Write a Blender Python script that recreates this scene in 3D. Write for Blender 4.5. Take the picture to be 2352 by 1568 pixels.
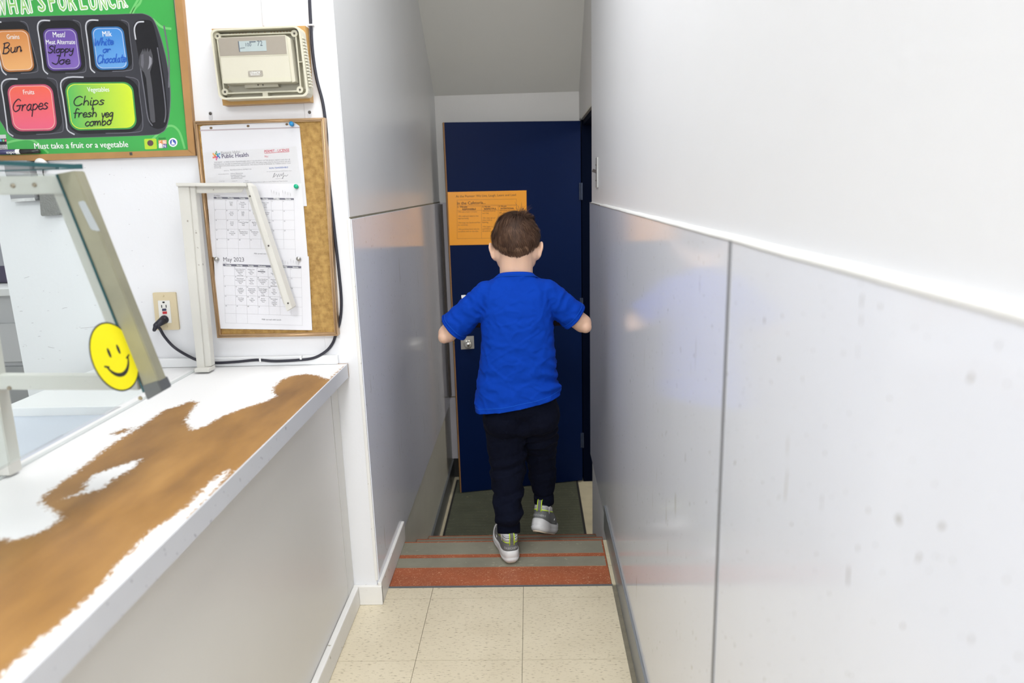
import bpy, bmesh, math, random
import numpy as np
from mathutils import Vector, Matrix, noise

for o in list(bpy.data.objects): bpy.data.objects.remove(o)
scene = bpy.context.scene
COL = scene.collection
random.seed(7)

# ------------------------------------------------------------------ camera
CAM_H = 1.285
F_PX = 1589.0                       # focal length for a 2352 px wide frame
PITCH, YAW, ROLL = 0.21995, -0.03082, 0.0282
def cam_axes():
    cy, sy, cp, sp = math.cos(YAW), math.sin(YAW), math.cos(PITCH), math.sin(PITCH)
    fwd = Vector((sy*cp, cy*cp, -sp)); right = Vector((cy, -sy, 0)); down = fwd.cross(right)
    cr, sr = math.cos(ROLL), math.sin(ROLL)
    return right*cr + down*sr, right*-sr + down*cr, fwd
CR, CD, CF = cam_axes()
cam = bpy.data.objects.new('camera', bpy.data.cameras.new('camera')); COL.objects.link(cam)
M = Matrix((CR, -CD, -CF)).transposed().to_4x4(); M.translation = (0, 0, CAM_H); cam.matrix_world = M
cam.data.sensor_width = 36; cam.data.lens = 36*F_PX/2352; cam.data.clip_start = 0.02
cam.data.dof.use_dof = True; cam.data.dof.focus_distance = 2.35; cam.data.dof.aperture_fstop = 3.2
scene.camera = cam

# ------------------------------------------------------------------ world, lights, exposure
w = bpy.data.worlds.new('world'); scene.world = w; w.use_nodes = True
w.node_tree.nodes['Background'].inputs[0].default_value = (0.9, 0.95, 1, 1)
w.node_tree.nodes['Background'].inputs[1].default_value = 0.3
vs = scene.view_settings
vs.view_transform = 'Standard'; vs.look = 'None'; vs.gamma = 1; vs.use_curve_mapping = False
vs.exposure = -0.06
def area(name, loc, sx, sy, power, color=(.99, .995, 1), rot=(0, 0, 0)):
    l = bpy.data.lights.new(name, 'AREA'); l.shape = 'RECTANGLE'; l.size = sx; l.size_y = sy
    l.energy = power; l.color = color
    o = bpy.data.objects.new(name, l); COL.objects.link(o); o.location = loc; o.rotation_euler = rot
    return o
ROOM_Z = 2.62
LAMPS = [(-0.24, 1.42, 0.56, 1.16, 21), (-0.25, -1.5, 0.56, 1.16, 98)]
for i, (x, y, sx, sy, p) in enumerate(LAMPS):
    area('ceiling_lamp_light', (x, y, ROOM_Z-0.055), sx, sy, p)
area('kitchen_lamp_light', (-2.2, 3.0, ROOM_Z-0.055), 0.56, 1.16, 30)
area('side_room_lamp_light', (0.95, 3.55, 1.70), 0.5, 0.5, 9, (1, .95, .86))

area('added_window_fill', (-.55, -3.13, 1.55), 1.9, 1.3, 28, (.96, .98, 1), (math.pi/2, 0, 0))  # unseen fill light added behind the camera to brighten child and door

# ------------------------------------------------------------------ helpers
def px(u, v): return CR*((u-1176)/F_PX) + CD*((v-784)/F_PX) + CF
def onY(u, v, y): d = px(u, v); return d*(y/d.y) + Vector((0, 0, CAM_H))
def onZ(u, v, z): d = px(u, v); return d*((z-CAM_H)/d.z) + Vector((0, 0, CAM_H))
def hit(u, v, p0, n):
    d = px(u, v); o = Vector((0, 0, CAM_H)); return o + d*((Vector(p0)-o).dot(n)/d.dot(n))

class NT:
    def __init__(s, m): s.t = m.node_tree; s.n = s.t.nodes
    def add(s, typ, **kw):
        n = s.n.new(typ)
        for k, v in kw.items():
            if k.startswith('i_'):
                key = k[2:]; key = int(key) if key.isdigit() else key.replace('_', ' ')
                n.inputs[key].default_value = v
            else: setattr(n, k, v)
        return n
    def link(s, a, b): s.t.links.new(a, b)
MATS = {}
def mat(name, col, rough=0.5, metal=0.0, spec=0.5, var=0.0, vscale=8.0, bump=0.0, bscale=60.0, speck=None, sscale=40.0, sdens=0.06, stretch=(1, 1, 1), trans=0, emit=None, sss=0, coat=0):
    if name in MATS: return MATS[name]
    m = bpy.data.materials.new(name); m.use_nodes = True
    T = NT(m); b = T.n['Principled BSDF']
    b.inputs['Base Color'].default_value = (*col, 1); b.inputs['Roughness'].default_value = rough
    b.inputs['Metallic'].default_value = metal; b.inputs['Specular IOR Level'].default_value = spec
    if trans: b.inputs['Transmission Weight'].default_value = trans
    if coat: b.inputs['Coat Weight'].default_value = coat; b.inputs['Coat Roughness'].default_value = .1
    if sss: b.inputs['Subsurface Weight'].default_value = sss; b.inputs['Subsurface Radius'].default_value = (.02, .008, .004); b.inputs['Subsurface Scale'].default_value = .3
    if emit: b.inputs['Emission Color'].default_value = (*emit[0], 1); b.inputs['Emission Strength'].default_value = emit[1]
    tc = T.add('ShaderNodeTexCoord'); mp = T.add('ShaderNodeMapping'); mp.inputs['Scale'].default_value = stretch
    T.link(tc.outputs['Object'], mp.inputs[0]); V = mp.outputs[0]
    cur = None
    if var:
        nz = T.add('ShaderNodeTexNoise'); nz.inputs['Scale'].default_value = vscale; nz.inputs['Detail'].default_value = 5
        T.link(V, nz.inputs['Vector'])
        mx = T.add('ShaderNodeMix', data_type='RGBA'); T.link(nz.outputs['Fac'], mx.inputs[0])
        mx.inputs[6].default_value = (*[c*(1-var) for c in col], 1); mx.inputs[7].default_value = (*[min(1, c*(1+var)) for c in col], 1)
        cur = mx.outputs[2]
    if speck:
        vo = T.add('ShaderNodeTexNoise'); vo.inputs['Scale'].default_value = sscale; vo.inputs['Detail'].default_value = 2
        T.link(V, vo.inputs['Vector'])
        rp = T.add('ShaderNodeValToRGB'); rp.color_ramp.elements[0].position = .5+.5*(.45-sdens); rp.color_ramp.elements[1].position = .5+.5*(.45-sdens)+.03
        T.link(vo.outputs['Fac'], rp.inputs[0])
        mx = T.add('ShaderNodeMix', data_type='RGBA'); T.link(rp.outputs[0], mx.inputs[0])
        if cur: T.link(cur, mx.inputs[6])
        else: mx.inputs[6].default_value = (*col, 1)
        mx.inputs[7].default_value = (*speck, 1); cur = mx.outputs[2]
    if cur: T.link(cur, b.inputs['Base Color'])
    if bump:
        nz = T.add('ShaderNodeTexNoise'); nz.inputs['Scale'].default_value = bscale; nz.inputs['Detail'].default_value = 4
        T.link(V, nz.inputs['Vector'])
        bp = T.add('ShaderNodeBump'); bp.inputs['Strength'].default_value = bump; bp.inputs['Distance'].default_value = .004
        T.link(nz.outputs['Fac'], bp.inputs['Height']); T.link(bp.outputs[0], b.inputs['Normal'])
    MATS[name] = m
    return m

def link(name, me, m=None, parent=None):
    me.name = name
    o = bpy.data.objects.new(name, me); COL.objects.link(o)
    if m: 
        if len(me.materials): me.materials[0] = m
        else: me.materials.append(m)
    if parent: o.parent = parent
    return o
def tag(o, label=None, cat=None, group=None, kind=None):
    if label: o['label'] = label
    if cat: o['category'] = cat
    if group: o['group'] = group
    if kind: o['kind'] = kind
    return o
def thing(name, loc, label=None, cat=None, group=None, kind=None):
    o = bpy.data.objects.new(name, None); COL.objects.link(o); o.location = loc; o.empty_display_size = .05
    bpy.context.view_layer.update()
    return tag(o, label, cat, group, kind)
def from_vf(name, vs_, fs, m, parent=None, smooth=False):
    me = bpy.data.meshes.new(name)
    off = parent_loc(parent)
    me.from_pydata([tuple(Vector(v)-off) for v in vs_], [], fs); me.validate(); me.update()
    if smooth: me.shade_smooth()
    return link(name, me, m, parent)
def parent_loc(p):
    off = Vector((0, 0, 0))
    while p is not None: off = off + p.location; p = p.parent
    return off
def bm_obj(name, bm, m, parent=None, smooth=False):
    me = bpy.data.meshes.new(name); off = parent_loc(parent)
    bmesh.ops.recalc_face_normals(bm, faces=bm.faces)
    bmesh.ops.translate(bm, verts=bm.verts, vec=-off)
    bm.to_mesh(me); bm.free()
    if smooth: me.shade_smooth()
    return link(name, me, m, parent)
def add_box(bm, a, b, bev=0.0, mtx=None):
    r = bmesh.ops.create_cube(bm, size=1)['verts']
    a = Vector(a); b = Vector(b); c = (a+b)/2; s = b-a
    for v in r: v.co = Vector((v.co.x*s.x, v.co.y*s.y, v.co.z*s.z)) + c
    if bev:
        es = list({e for v in r for e in v.link_edges})
        res = bmesh.ops.bevel(bm, geom=es, offset=bev, segments=2, profile=.6, affect='EDGES')
        r = list({v for f in res['faces'] for v in f.verts} | {v for v in r if v.is_valid})
    if mtx: bmesh.ops.transform(bm, matrix=mtx, verts=r)
    return r
def box(name, a, b, m, parent=None, bev=0.0):
    lo = [min(p, q) for p, q in zip(a, b)]; hi = [max(p, q) for p, q in zip(a, b)]
    bm = bmesh.new(); add_box(bm, lo, hi, bev); return bm_obj(name, bm, m, parent)
def add_cyl(bm, p0, p1, r0, r1=None, seg=20, caps=True):
    p0 = Vector(p0); p1 = Vector(p1); r1 = r0 if r1 is None else r1
    d = p1-p0; q = Vector((0, 0, 1)).rotation_difference(d.normalized()).to_matrix().to_4x4()
    mt = Matrix.Translation((p0+p1)/2) @ q
    return bmesh.ops.create_cone(bm, cap_ends=caps, segments=seg, radius1=r0, radius2=r1, depth=d.length, matrix=mt)['verts']
def add_ell(bm, c, r, rot=None, sub=3):
    mt = Matrix.Translation(c) @ (rot.to_4x4() if rot else Matrix()) @ Matrix.Diagonal((*r, 1))
    return bmesh.ops.create_icosphere(bm, subdivisions=sub, radius=1, matrix=mt)['verts']
def add_rcone(bm, p0, p1, r0, r1, seg=20):
    add_ell(bm, p0, (r0,)*3, sub=3); add_ell(bm, p1, (r1,)*3, sub=3); add_cyl(bm, p0, p1, r0, r1, seg)
def add_tube(bm, pts, r, seg=10):
    pts = [Vector(p) for p in pts]; rings = []
    up = Vector((0.3, 0.2, 0.93)).normalized()
    for i, p in enumerate(pts):
        t = (pts[min(i+1, len(pts)-1)]-pts[max(i-1, 0)]).normalized()
        a = t.cross(up); a = a.normalized() if a.length > 1e-4 else Vector((1, 0, 0)); b = t.cross(a)
        rr = r[i] if isinstance(r, (list, tuple)) else r
        rings.append([bm.verts.new(p + a*math.cos(k*2*math.pi/seg)*rr + b*math.sin(k*2*math.pi/seg)*rr) for k in range(seg)])
    for A, B in zip(rings, rings[1:]):
        for k in range(seg): bm.faces.new((A[k], A[(k+1) % seg], B[(k+1) % seg], B[k]))
    bm.faces.new(rings[0][::-1]); bm.faces.new(rings[-1])
def spline(pts, n=8):
    P = [Vector(p) for p in pts]; out = []
    for i in range(len(P)-1):
        p0 = P[max(i-1, 0)]; p1 = P[i]; p2 = P[i+1]; p3 = P[min(i+2, len(P)-1)]
        for k in range(n):
            t = k/n
            out.append(.5*((2*p1) + (p2-p0)*t + (2*p0-5*p1+4*p2-p3)*t*t + (3*p1-p0-3*p2+p3)*t**3))
    out.append(P[-1]); return out

class Plane:
    """a flat surface in the place (wall, door): pixel -> point on it, plus 'proud' offset along its normal"""
    def __init__(s, p0, n): s.p0 = Vector(p0); s.n = Vector(n).normalized()
    def at(s, u, v, d=0.0): return hit(u, v, s.p0 + s.n*d, s.n)
    def surf(s, u, v, d=0.0): return hit(u, v, s.p0, s.n) + s.n*d     # same spot of the surface, lifted
def prism(bm, pts, n, depth):
    """pts: front outline (Vectors), extruded backwards along -n by depth"""
    f = [bm.verts.new(p) for p in pts]; b = [bm.verts.new(p-n*depth) for p in pts]
    bm.faces.new(f); bm.faces.new(b[::-1])
    for i in range(len(f)): j = (i+1) % len(f); bm.faces.new((f[i], b[i], b[j], f[j]))
def plate(name, PL, uvs, d, th, m, parent=None, bm=None):
    """a thin plate lying on plane PL: its front is d proud of the plane, th thick"""
    own = bm is None; bm = bm or bmesh.new()
    prism(bm, [PL.surf(u, v, d) for u, v in uvs], PL.n, th)
    if own: return bm_obj(name, bm, m, parent)
def rquad(q, r=.18, n=6, shrink=0.0):
    """rounded quad (TL, TR, BR, BL) as pixel outline"""
    def bil(a, b):
        tl, tr, br, bl = q
        return tuple((tl[k]*(1-a)+tr[k]*a)*(1-b) + (bl[k]*(1-a)+br[k]*a)*b for k in (0, 1))
    w = math.hypot(q[1][0]-q[0][0], q[1][1]-q[0][1]); h = math.hypot(q[3][0]-q[0][0], q[3][1]-q[0][1])
    ra, rb = r*min(w, h)/w, r*min(w, h)/h; sa, sb = shrink/w, shrink/h
    out = []
    for cx, cy, a0 in ((ra, rb, 180), (1-ra, rb, 270), (1-ra, 1-rb, 0), (ra, 1-rb, 90)):
        for k in range(n+1):
            t = math.radians(a0+90*k/n); a = cx+ra*math.cos(t); b = cy+rb*math.sin(t)
            a = sa+a*(1-2*sa); b = sb+b*(1-2*sb); out.append(bil(a, b))
    return out
def ring(name, PL, q, r, w, d, th, m, parent, n=6):
    """rounded outline band of width w pixels"""
    bm = bmesh.new(); A = [PL.surf(u, v, d) for u, v in rquad(q, r, n)]; B = [PL.surf(u, v, d) for u, v in rquad(q, r, n, w)]
    va = [bm.verts.new(p) for p in A]; vb = [bm.verts.new(p) for p in B]
    N = len(va)
    for i in range(N): j = (i+1) % N; bm.faces.new((va[i], va[j], vb[j], vb[i]))
    return bm_obj(name, bm, m, parent)

TXT = {}
def text_geo(s, offset=0.0):
    k = (s, offset)
    if k in TXT: return TXT[k]
    c = bpy.data.curves.new('t', 'FONT'); c.body = s; c.size = 1; c.offset = offset; c.resolution_u = 2
    o = bpy.data.objects.new('t', c); me = bpy.data.meshes.new_from_object(o)
    vs_ = [tuple(v.co[:2]) for v in me.vertices]; fs = [tuple(p.vertices) for p in me.polygons]
    bpy.data.objects.remove(o); bpy.data.curves.remove(c); bpy.data.meshes.remove(me)
    x0 = min((v[0] for v in vs_), default=0); x1 = max((v[0] for v in vs_), default=1)
    TXT[k] = ([(x-x0, y) for x, y in vs_], fs, x1-x0); return TXT[k]
def add_text(acc, PL, s, u0, v0, u1, v1, d, hs=1.0, offset=0.0):
    """baseline from pixel (u0,v0) to (u1,v1); acc=(verts,faces)"""
    V, Fc, W = text_geo(s, offset)
    if not V: return
    A = PL.surf(u0, v0, d); B = PL.surf(u1, v1, d); ex = (B-A); L = ex.length; ex.normalize(); ey = PL.n.cross(ex)
    k = L/W; base = len(acc[0])
    for x, y in V: acc[0].append(A + ex*(x*k) + ey*(y*k*hs))
    for f in Fc: acc[1].append(tuple(i+base for i in f))
def add_text_h(acc, PL, s, u, v, hpx, d, align='c', hs=1.0, offset=0.0):
    """text of cap height about hpx pixels, anchored at pixel (u,v) baseline"""
    V, Fc, W = text_geo(s, offset)
    wpx = W*hpx/.7/hs
    u0 = u - (wpx/2 if align == 'c' else 0)
    sl = -0.02
    add_text(acc, PL, s, u0, v-(u0-u)*-sl, u0+wpx, v+(u0+wpx-u)*sl, d, hs, offset)
def text_obj(name, acc, m, parent): return from_vf(name, acc[0], acc[1], m, parent)
GL = {
'B': (1.35, [[(.1, 2), (.05, 0)], [(-.1, 1.9), (.7, 2), (1, 1.6), (.6, 1.15), (.15, 1.05), (.8, 1), (1.1, .5), (.7, 0), (0, .05)]]),
'u': (1.05, [[(0, 1), (.05, .3), (.35, 0), (.7, .3), (.75, 1), (.75, .2), (.95, 0)]]),
'n': (1.0, [[(0, 1), (.05, 0), (.1, .7), (.45, 1), (.7, .7), (.75, 0), (.95, .2)]]),
'S': (1.1, [[(.9, 1.6), (.5, 1.9), (.1, 1.5), (.4, 1.05), (.85, .7), (.7, .15), (.3, 0), (0, .25)]]),
's': (.75, [[(.6, .85), (.3, 1), (.1, .75), (.4, .5), (.6, .25), (.3, 0), (0, .1)]]),
'l': (.45, [[(.1, 2), (.08, .2), (.3, 0)]]),
'o': (.95, [[(.4, 1), (.05, .7), (.1, .15), (.45, 0), (.75, .4), (.6, .9), (.4, 1), (.85, .95)]]),
'p': (.9, [[(.05, 1), (.05, -1)], [(.05, .7), (.4, 1), (.75, .6), (.5, .1), (.1, .1)]]),
'y': (.9, [[(0, 1), (.1, .4), (.4, .2), (.7, .5)], [(.75, 1), (.7, -.3), (.4, -.9), (.1, -.6)]]),
'J': (1.0, [[(.85, 2), (.8, .4), (.5, 0), (.1, .2), (-.1, .4)], [(.5, 1.95), (.9, 2)]]),
'e': (.85, [[(.1, .5), (.65, .55), (.6, .9), (.3, 1), (.05, .5), (.3, 0), (.8, .2)]]),
'W': (1.6, [[(0, 1.9), (.3, 0), (.7, 1.4), (1, 0), (1.4, 2)]]),
'h': (.9, [[(.1, 2), (.08, 0), (.15, .7), (.45, 1), (.7, .6), (.72, 0)]]),
'i': (.4, [[(.1, 1), (.1, .1), (.3, 0)], [(.12, 1.45), (.18, 1.5)]]),
't': (.7, [[(.3, 1.7), (.3, .2), (.6, 0)], [(0, 1.1), (.7, 1.15)]]),
'r': (.75, [[(.05, 1), (.08, 0), (.12, .6), (.4, 1), (.65, .9)]]),
'C': (1.35, [[(1.1, 1.7), (.7, 2), (.2, 1.6), (.05, .8), (.3, .1), (.8, 0), (1.2, .4)]]),
'c': (.85, [[(.7, .85), (.4, 1), (.05, .5), (.35, 0), (.75, .2)]]),
'a': (.95, [[(.7, .85), (.4, 1), (.05, .5), (.3, 0), (.65, .4), (.7, 1), (.7, .2), (.9, 0)]]),
'G': (1.4, [[(1.1, 1.7), (.7, 2), (.15, 1.4), (.05, .6), (.45, 0), (1, .3), (1.05, .9), (.55, .9), (1.3, .95)]]),
'f': (.8, [[(.75, 1.8), (.4, 2), (.25, 1.5), (.25, -.1)], [(-.05, .95), (.7, 1.05)]]),
'v': (.75, [[(0, 1), (.3, 0), (.65, 1)]]),
'g': (.95, [[(.7, .85), (.4, 1), (.05, .55), (.3, .1), (.65, .5), (.72, 1), (.7, -.5), (.4, -.9), (.1, -.6)]]),
'm': (1.3, [[(0, 1), (.05, 0), (.1, .7), (.35, 1), (.5, .6), (.52, 0), (.6, .7), (.85, 1), (1.05, .6), (1.1, 0)]]),
'b': (.95, [[(.08, 2), (.08, .1), (.45, 0), (.75, .4), (.5, .95), (.1, .6)]]),
' ': (.6, [])}
def ribbon(bm, pts, n, w):
    """flat pen stroke through points, one strip"""
    q = [pts[0]]
    for p in pts[1:]:
        if (p-q[-1]).length > 1e-5: q.append(p)
    if len(q) < 2: q.append(q[0]+n.orthogonal()*w)
    L, R = [], []
    for i, p in enumerate(q):
        t = (q[min(i+1, len(q)-1)]-q[max(i-1, 0)])
        if t.length < 1e-7: t = q[min(i+1, len(q)-1)]-p
        t.normalize(); e = t*(w*.35) if i == len(q)-1 else (t*(-w*.35) if i == 0 else t*0)
        s = n.cross(t)*w/2
        L.append(bm.verts.new(p+e-s)); R.append(bm.verts.new(p+e+s))
    for i in range(len(q)-1): bm.faces.new((L[i], L[i+1], R[i+1], R[i]))
def handwriting(name, PL, s, u0, v0, u1, v1, xh, m, parent, d, w=.0028, slant=.1):
    """handwritten word with baseline px (u0,v0)-(u1,v1) and x-height xh px"""
    W = sum(GL[c][0] for c in s); bm = bmesh.new(); x = 0
    for c in s:
        adv, sts = GL[c]
        for st in sts:
            sp = spline([(a, b, 0) for a, b in st], 5)
            pts = []
            for p in sp:
                t = (x+p.x+slant*p.y)/W
                pts.append(PL.surf(u0+(u1-u0)*t, v0+(v1-v0)*t - p.y*xh, d+.00005*(x % 3)+.00003*len(pts)))
            ribbon(bm, pts, PL.n, w)
        x += adv
    return bm_obj(name, bm, m, parent)

# ------------------------------------------------------------------ materials
WHITE = mat('white wall paint', (.80, .808, .83), .45, var=.02, vscale=3, bump=.08, bscale=90)
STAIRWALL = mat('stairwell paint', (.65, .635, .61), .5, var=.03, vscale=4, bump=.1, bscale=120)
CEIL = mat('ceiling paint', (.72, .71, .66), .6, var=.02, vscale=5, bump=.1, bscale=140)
def panel_mat():
    m = mat('grey wall panel', (.80, .82, .885), .12, spec=.36, var=.03, vscale=6, bump=.03, bscale=14, speck=(.50, .49, .48), sscale=95, sdens=.03, stretch=(1, 1, .6))
    T = NT(m); b = T.n['Principled BSDF']; src = b.inputs['Base Color'].links[0].from_socket
    tc = T.add('ShaderNodeTexCoord')
    for sc, st, lo, hi, c, amt in ((210, (1, 1, .7), .70, .73, (.40, .38, .36), .8), (38, (1, 1, .12), .70, .725, (.55, .53, .50), .6), (60, (1, 1.4, .3), .735, .75, (.30, .28, .26), .7)):
        mp = T.add('ShaderNodeMapping'); mp.inputs['Scale'].default_value = st; mp.inputs['Rotation'].default_value = (.12, 0, 0); T.link(tc.outputs['Object'], mp.inputs[0])
        nz = T.add('ShaderNodeTexNoise'); nz.inputs['Scale'].default_value = sc; nz.inputs['Detail'].default_value = 3; T.link(mp.outputs[0], nz.inputs['Vector'])
        mr = T.add('ShaderNodeMapRange'); mr.inputs[1].default_value = lo; mr.inputs[2].default_value = hi; mr.inputs[4].default_value = amt; T.link(nz.outputs['Fac'], mr.inputs[0])
        mx = T.add('ShaderNodeMix', data_type='RGBA'); T.link(mr.outputs[0], mx.inputs[0]); T.link(src, mx.inputs[6]); mx.inputs[7].default_value = (*c, 1); src = mx.outputs[2]
    T.link(src, b.inputs['Base Color']); return m
FRP = panel_mat()
LOWWALL = mat('beige lower wall', (.66, .65, .57), .35, var=.08, vscale=9, bump=.1, bscale=50)
TRIMW = mat('white trim paint', (.80, .79, .76), .4, var=.04, vscale=12, bump=.12, bscale=70, speck=(.45, .42, .36), sscale=45, sdens=.05)
COVE = mat('dark grey cove base', (.13, .14, .15), .35, var=.1, vscale=10)
COVEG = mat('mid grey cove base', (.20, .215, .23), .3, var=.08, vscale=10)
GRIME = mat('grime', (.20, .18, .13), .8, var=.3, vscale=40)
def tile_mat():
    m = bpy.data.materials.new('vinyl tile'); m.use_nodes = True; T = NT(m); b = T.n['Principled BSDF']
    tc = T.add('ShaderNodeTexCoord'); gi = T.add('ShaderNodeObjectInfo')
    ad = T.add('ShaderNodeVectorMath', operation='ADD'); T.link(tc.outputs['Object'], ad.inputs[0]); T.link(gi.outputs['Location'], ad.inputs[1])
    mp = T.add('ShaderNodeMapping'); mp.inputs['Scale'].default_value = (75, 260, 60); T.link(ad.outputs[0], mp.inputs[0])
    n1 = T.add('ShaderNodeTexNoise'); n1.inputs['Scale'].default_value = 1; n1.inputs['Detail'].default_value = 4; T.link(mp.outputs[0], n1.inputs['Vector'])
    r1 = T.add('ShaderNodeValToRGB'); r1.color_ramp.elements[0].position = .575; r1.color_ramp.elements[1].position = .69
    T.link(n1.outputs['Fac'], r1.inputs[0])
    n2 = T.add('ShaderNodeTexNoise'); n2.inputs['Scale'].default_value = 7; n2.inputs['Detail'].default_value = 6; T.link(ad.outputs[0], n2.inputs['Vector'])
    mx = T.add('ShaderNodeMix', data_type='RGBA'); T.link(n2.outputs['Fac'], mx.inputs[0])
    mx.inputs[6].default_value = (.60, .525, .38, 1); mx.inputs[7].default_value = (.76, .685, .52, 1)
    m2 = T.add('ShaderNodeMix', data_type='RGBA'); T.link(mx.outputs[2], m2.inputs[6]); m2.inputs[7].default_value = (.27, .215, .13, 1)
    mu = T.add('ShaderNodeMath', operation='MULTIPLY'); mu.inputs[1].default_value = .75; T.link(r1.outputs[0], mu.inputs[0]); T.link(mu.outputs[0], m2.inputs[0])
    T.link(m2.outputs[2], b.inputs['Base Color']); b.inputs['Roughness'].default_value = .38
    return m
TILE = tile_mat()
def tread_mat(name, base, fleck, sc, thr):
    m = bpy.data.materials.new(name); m.use_nodes = True; T = NT(m); b = T.n['Principled BSDF']
    tc = T.add('ShaderNodeTexCoord'); mp = T.add('ShaderNodeMapping'); mp.inputs['Scale'].default_value = (sc, sc*1.6, sc); T.link(tc.outputs['Object'], mp.inputs[0])
    n1 = T.add('ShaderNodeTexNoise'); n1.inputs['Scale'].default_value = 1; n1.inputs['Detail'].default_value = 6; n1.inputs['Distortion'].default_value = 2.5; T.link(mp.outputs[0], n1.inputs['Vector'])
    r1 = T.add('ShaderNodeValToRGB'); r1.color_ramp.elements[0].position = thr; r1.color_ramp.elements[1].position = thr+.12; T.link(n1.outputs['Fac'], r1.inputs[0])
    n2 = T.add('ShaderNodeTexNoise'); n2.inputs['Scale'].default_value = 9; n2.inputs['Detail'].default_value = 5; T.link(tc.outputs['Object'], n2.inputs['Vector'])
    mx = T.add('ShaderNodeMix', data_type='RGBA'); T.link(n2.outputs['Fac'], mx.inputs[0]); mx.inputs[6].default_value = (*[c*.7 for c in base], 1); mx.inputs[7].default_value = (*[c*1.3 for c in base], 1)
    m2 = T.add('ShaderNodeMix', data_type='RGBA'); T.link(mx.outputs[2], m2.inputs[6]); m2.inputs[7].default_value = (*fleck, 1)
    T.link(r1.outputs[0], m2.inputs[0]); T.link(m2.outputs[2], b.inputs['Base Color']); b.inputs['Roughness'].default_value = .5
    return m
BROWN = tread_mat('brown rubber tread', (.36, .10, .042), (.70, .42, .25), 90, .58)
GRIP = tread_mat('grey grip strip', (.25, .24, .185), (.42, .40, .29), 20, .64)
CREAM = mat('cream floor paint', (.62, .56, .40), .5, var=.2, vscale=14)
MATG = tread_mat('dark green mat', (.10, .108, .075), (.24, .245, .16), 45, .60)

# ------------------------------------------------------------------ the setting
XR, XRP = .272, .262          # upper right wall, face of the lower panels
XL = -.51                     # left corridor wall face
YW = 1.965                    # wall with the boards, facing the camera
YB = 3.97                     # end wall of the stairwell
ZL = -.445                    # lower floor
T_ = .2985
# floor with tiles
fl = tag(box('floor', (-3.4, -3.2, -.12), (XL, YW+.0, -.004), GRIME), 'beige vinyl tile floor of the upper landing', kind='structure')
bm = bmesh.new(); add_box(bm, (XL, -3.2, -.12), (.30, 2.052, -.004)); box('subfloor', (XL, -3.2, -.12), (.30, 2.052, -.004), GRIME, fl); bm.free()
tile_me = None
ys = []
y = 1.984
while y > -1.6: ys.append((y-T_, y)); y -= T_
ys = [(1.984, 2.046)] + ys
for (y0, y1) in ys:
    x = -.3465-T_
    for c in range(3):
        x0, x1 = max(x, -.575), min(x+T_, .245)
        if c == 2: x1 = .243
        bm = bmesh.new(); g = .0007
        w_, h_ = x1-x0-2*g, y1-y0-2*g
        add_box(bm, (-w_/2, -h_/2, -.004), (w_/2, h_/2, 0.0), 0)
        me = bpy.data.meshes.new('tile'); bm.to_mesh(me); bm.free()
        t = link('tile', me, TILE, fl); t.location = ((x0+x1)/2, (y0+y1)/2, random.uniform(-.0002, .0002))
        x += T_
box('dirt_strip', (.2, -1.6, -.004), (.262, 2.05, -.0012), GRIME, fl)

# stairs: landing edge, two treads, lower floor
st = thing('stairs', (-.12, 2.35, ZL), 'short flight of brown steps with grey grip strips going down', kind='structure')
def step(z, y_back, y_nose, xa, xb, bands, rise):
    tr = box('tread', (xa, y_back, z-.032), (xb, y_nose, z-.002), BROWN, st, .003)
    box('riser', (xa, y_nose-.035, z-rise), (xb, y_nose-.018, z-.032), mat('riser paint', (.2, .19, .16), .6, var=.1), st)
    for (a, b) in bands: box('grip_strip', (xa+.004, a, z-.004), (xb-.006, b, z+.0012), GRIP, tr)
step(0, 2.046, 2.356, XL+.012, .243, [(2.172, 2.231), (2.259, 2.341)], .147)
step(-.147, 2.32, 2.648, XL+.005, .275, [(2.40, 2.47), (2.50, 2.632)], .146)
step(-.293, 2.615, 2.945, XL+.005, .275, [(2.70, 2.77), (2.80, 2.93)], .152)
box('tread_joint', (XL+.012, 2.0475, -.004), (.245, 2.0535, .0016), COVE, st)
for (y0, y1) in ((2.055, 2.168), (2.172, 2.23), (2.233, 2.345)):
    box('edge_block', (.2435, y0, -.03), (.2555, y1, .001), CREAM, st)
box('stair_mass', (XL, 2.05, -.8), (.29, 2.9, -.30), GRIME, st)
lf = tag(box('floor_lower', (-.6, 2.9, ZL-.1), (1.6, 4.3, ZL), CREAM), 'cream painted floor at the foot of the steps', kind='structure')

# right wall
wr = tag(box('wall_right', (XR, -3.2, -.5), (XR+.12, 3.108, ROOM_Z), WHITE), 'white right hand wall above grey panels', kind='structure')
for (y0, y1) in ((-1.52, -.304), (-.30, .9145), (.9235, 3.104)):
    box('wall_panel', (XRP, y0, .035), (XR, y1, 1.208), FRP, wr, .0015)
box('panel_joint', (XRP-.0012, .9125, .035), (XR, .9255, 1.208), mat('grey joint strip', (.26, .265, .28), .5), wr)
bm = bmesh.new()
for y0, y1 in ((-1.6, 3.06),):
    n = 60
    rows = []
    for i in range(n+1):
        yy = y0+(y1-y0)*i/n; zz = 1.2075+.0012*noise.noise((yy*6, 0, 3)); th = .0062+.0012*noise.noise((yy*9, 2, 1))
        if yy > 2.6: th *= .55
        rows.append([bm.verts.new((a, yy, b)) for a, b in ((XR+.002, zz-.001), (XRP-.0006, zz-.001), (XRP-.0006, zz+th*.4), (XR-.004, zz+th), (XR+.002, zz+th))])
    for A, B in zip(rows, rows[1:]):
        for k in range(4): bm.faces.new((A[k], A[k+1], B[k+1], B[k]))
bm_obj('caulk_bead', bm, mat('white caulk', (.82, .82, .80), .4), wr, True)
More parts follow.
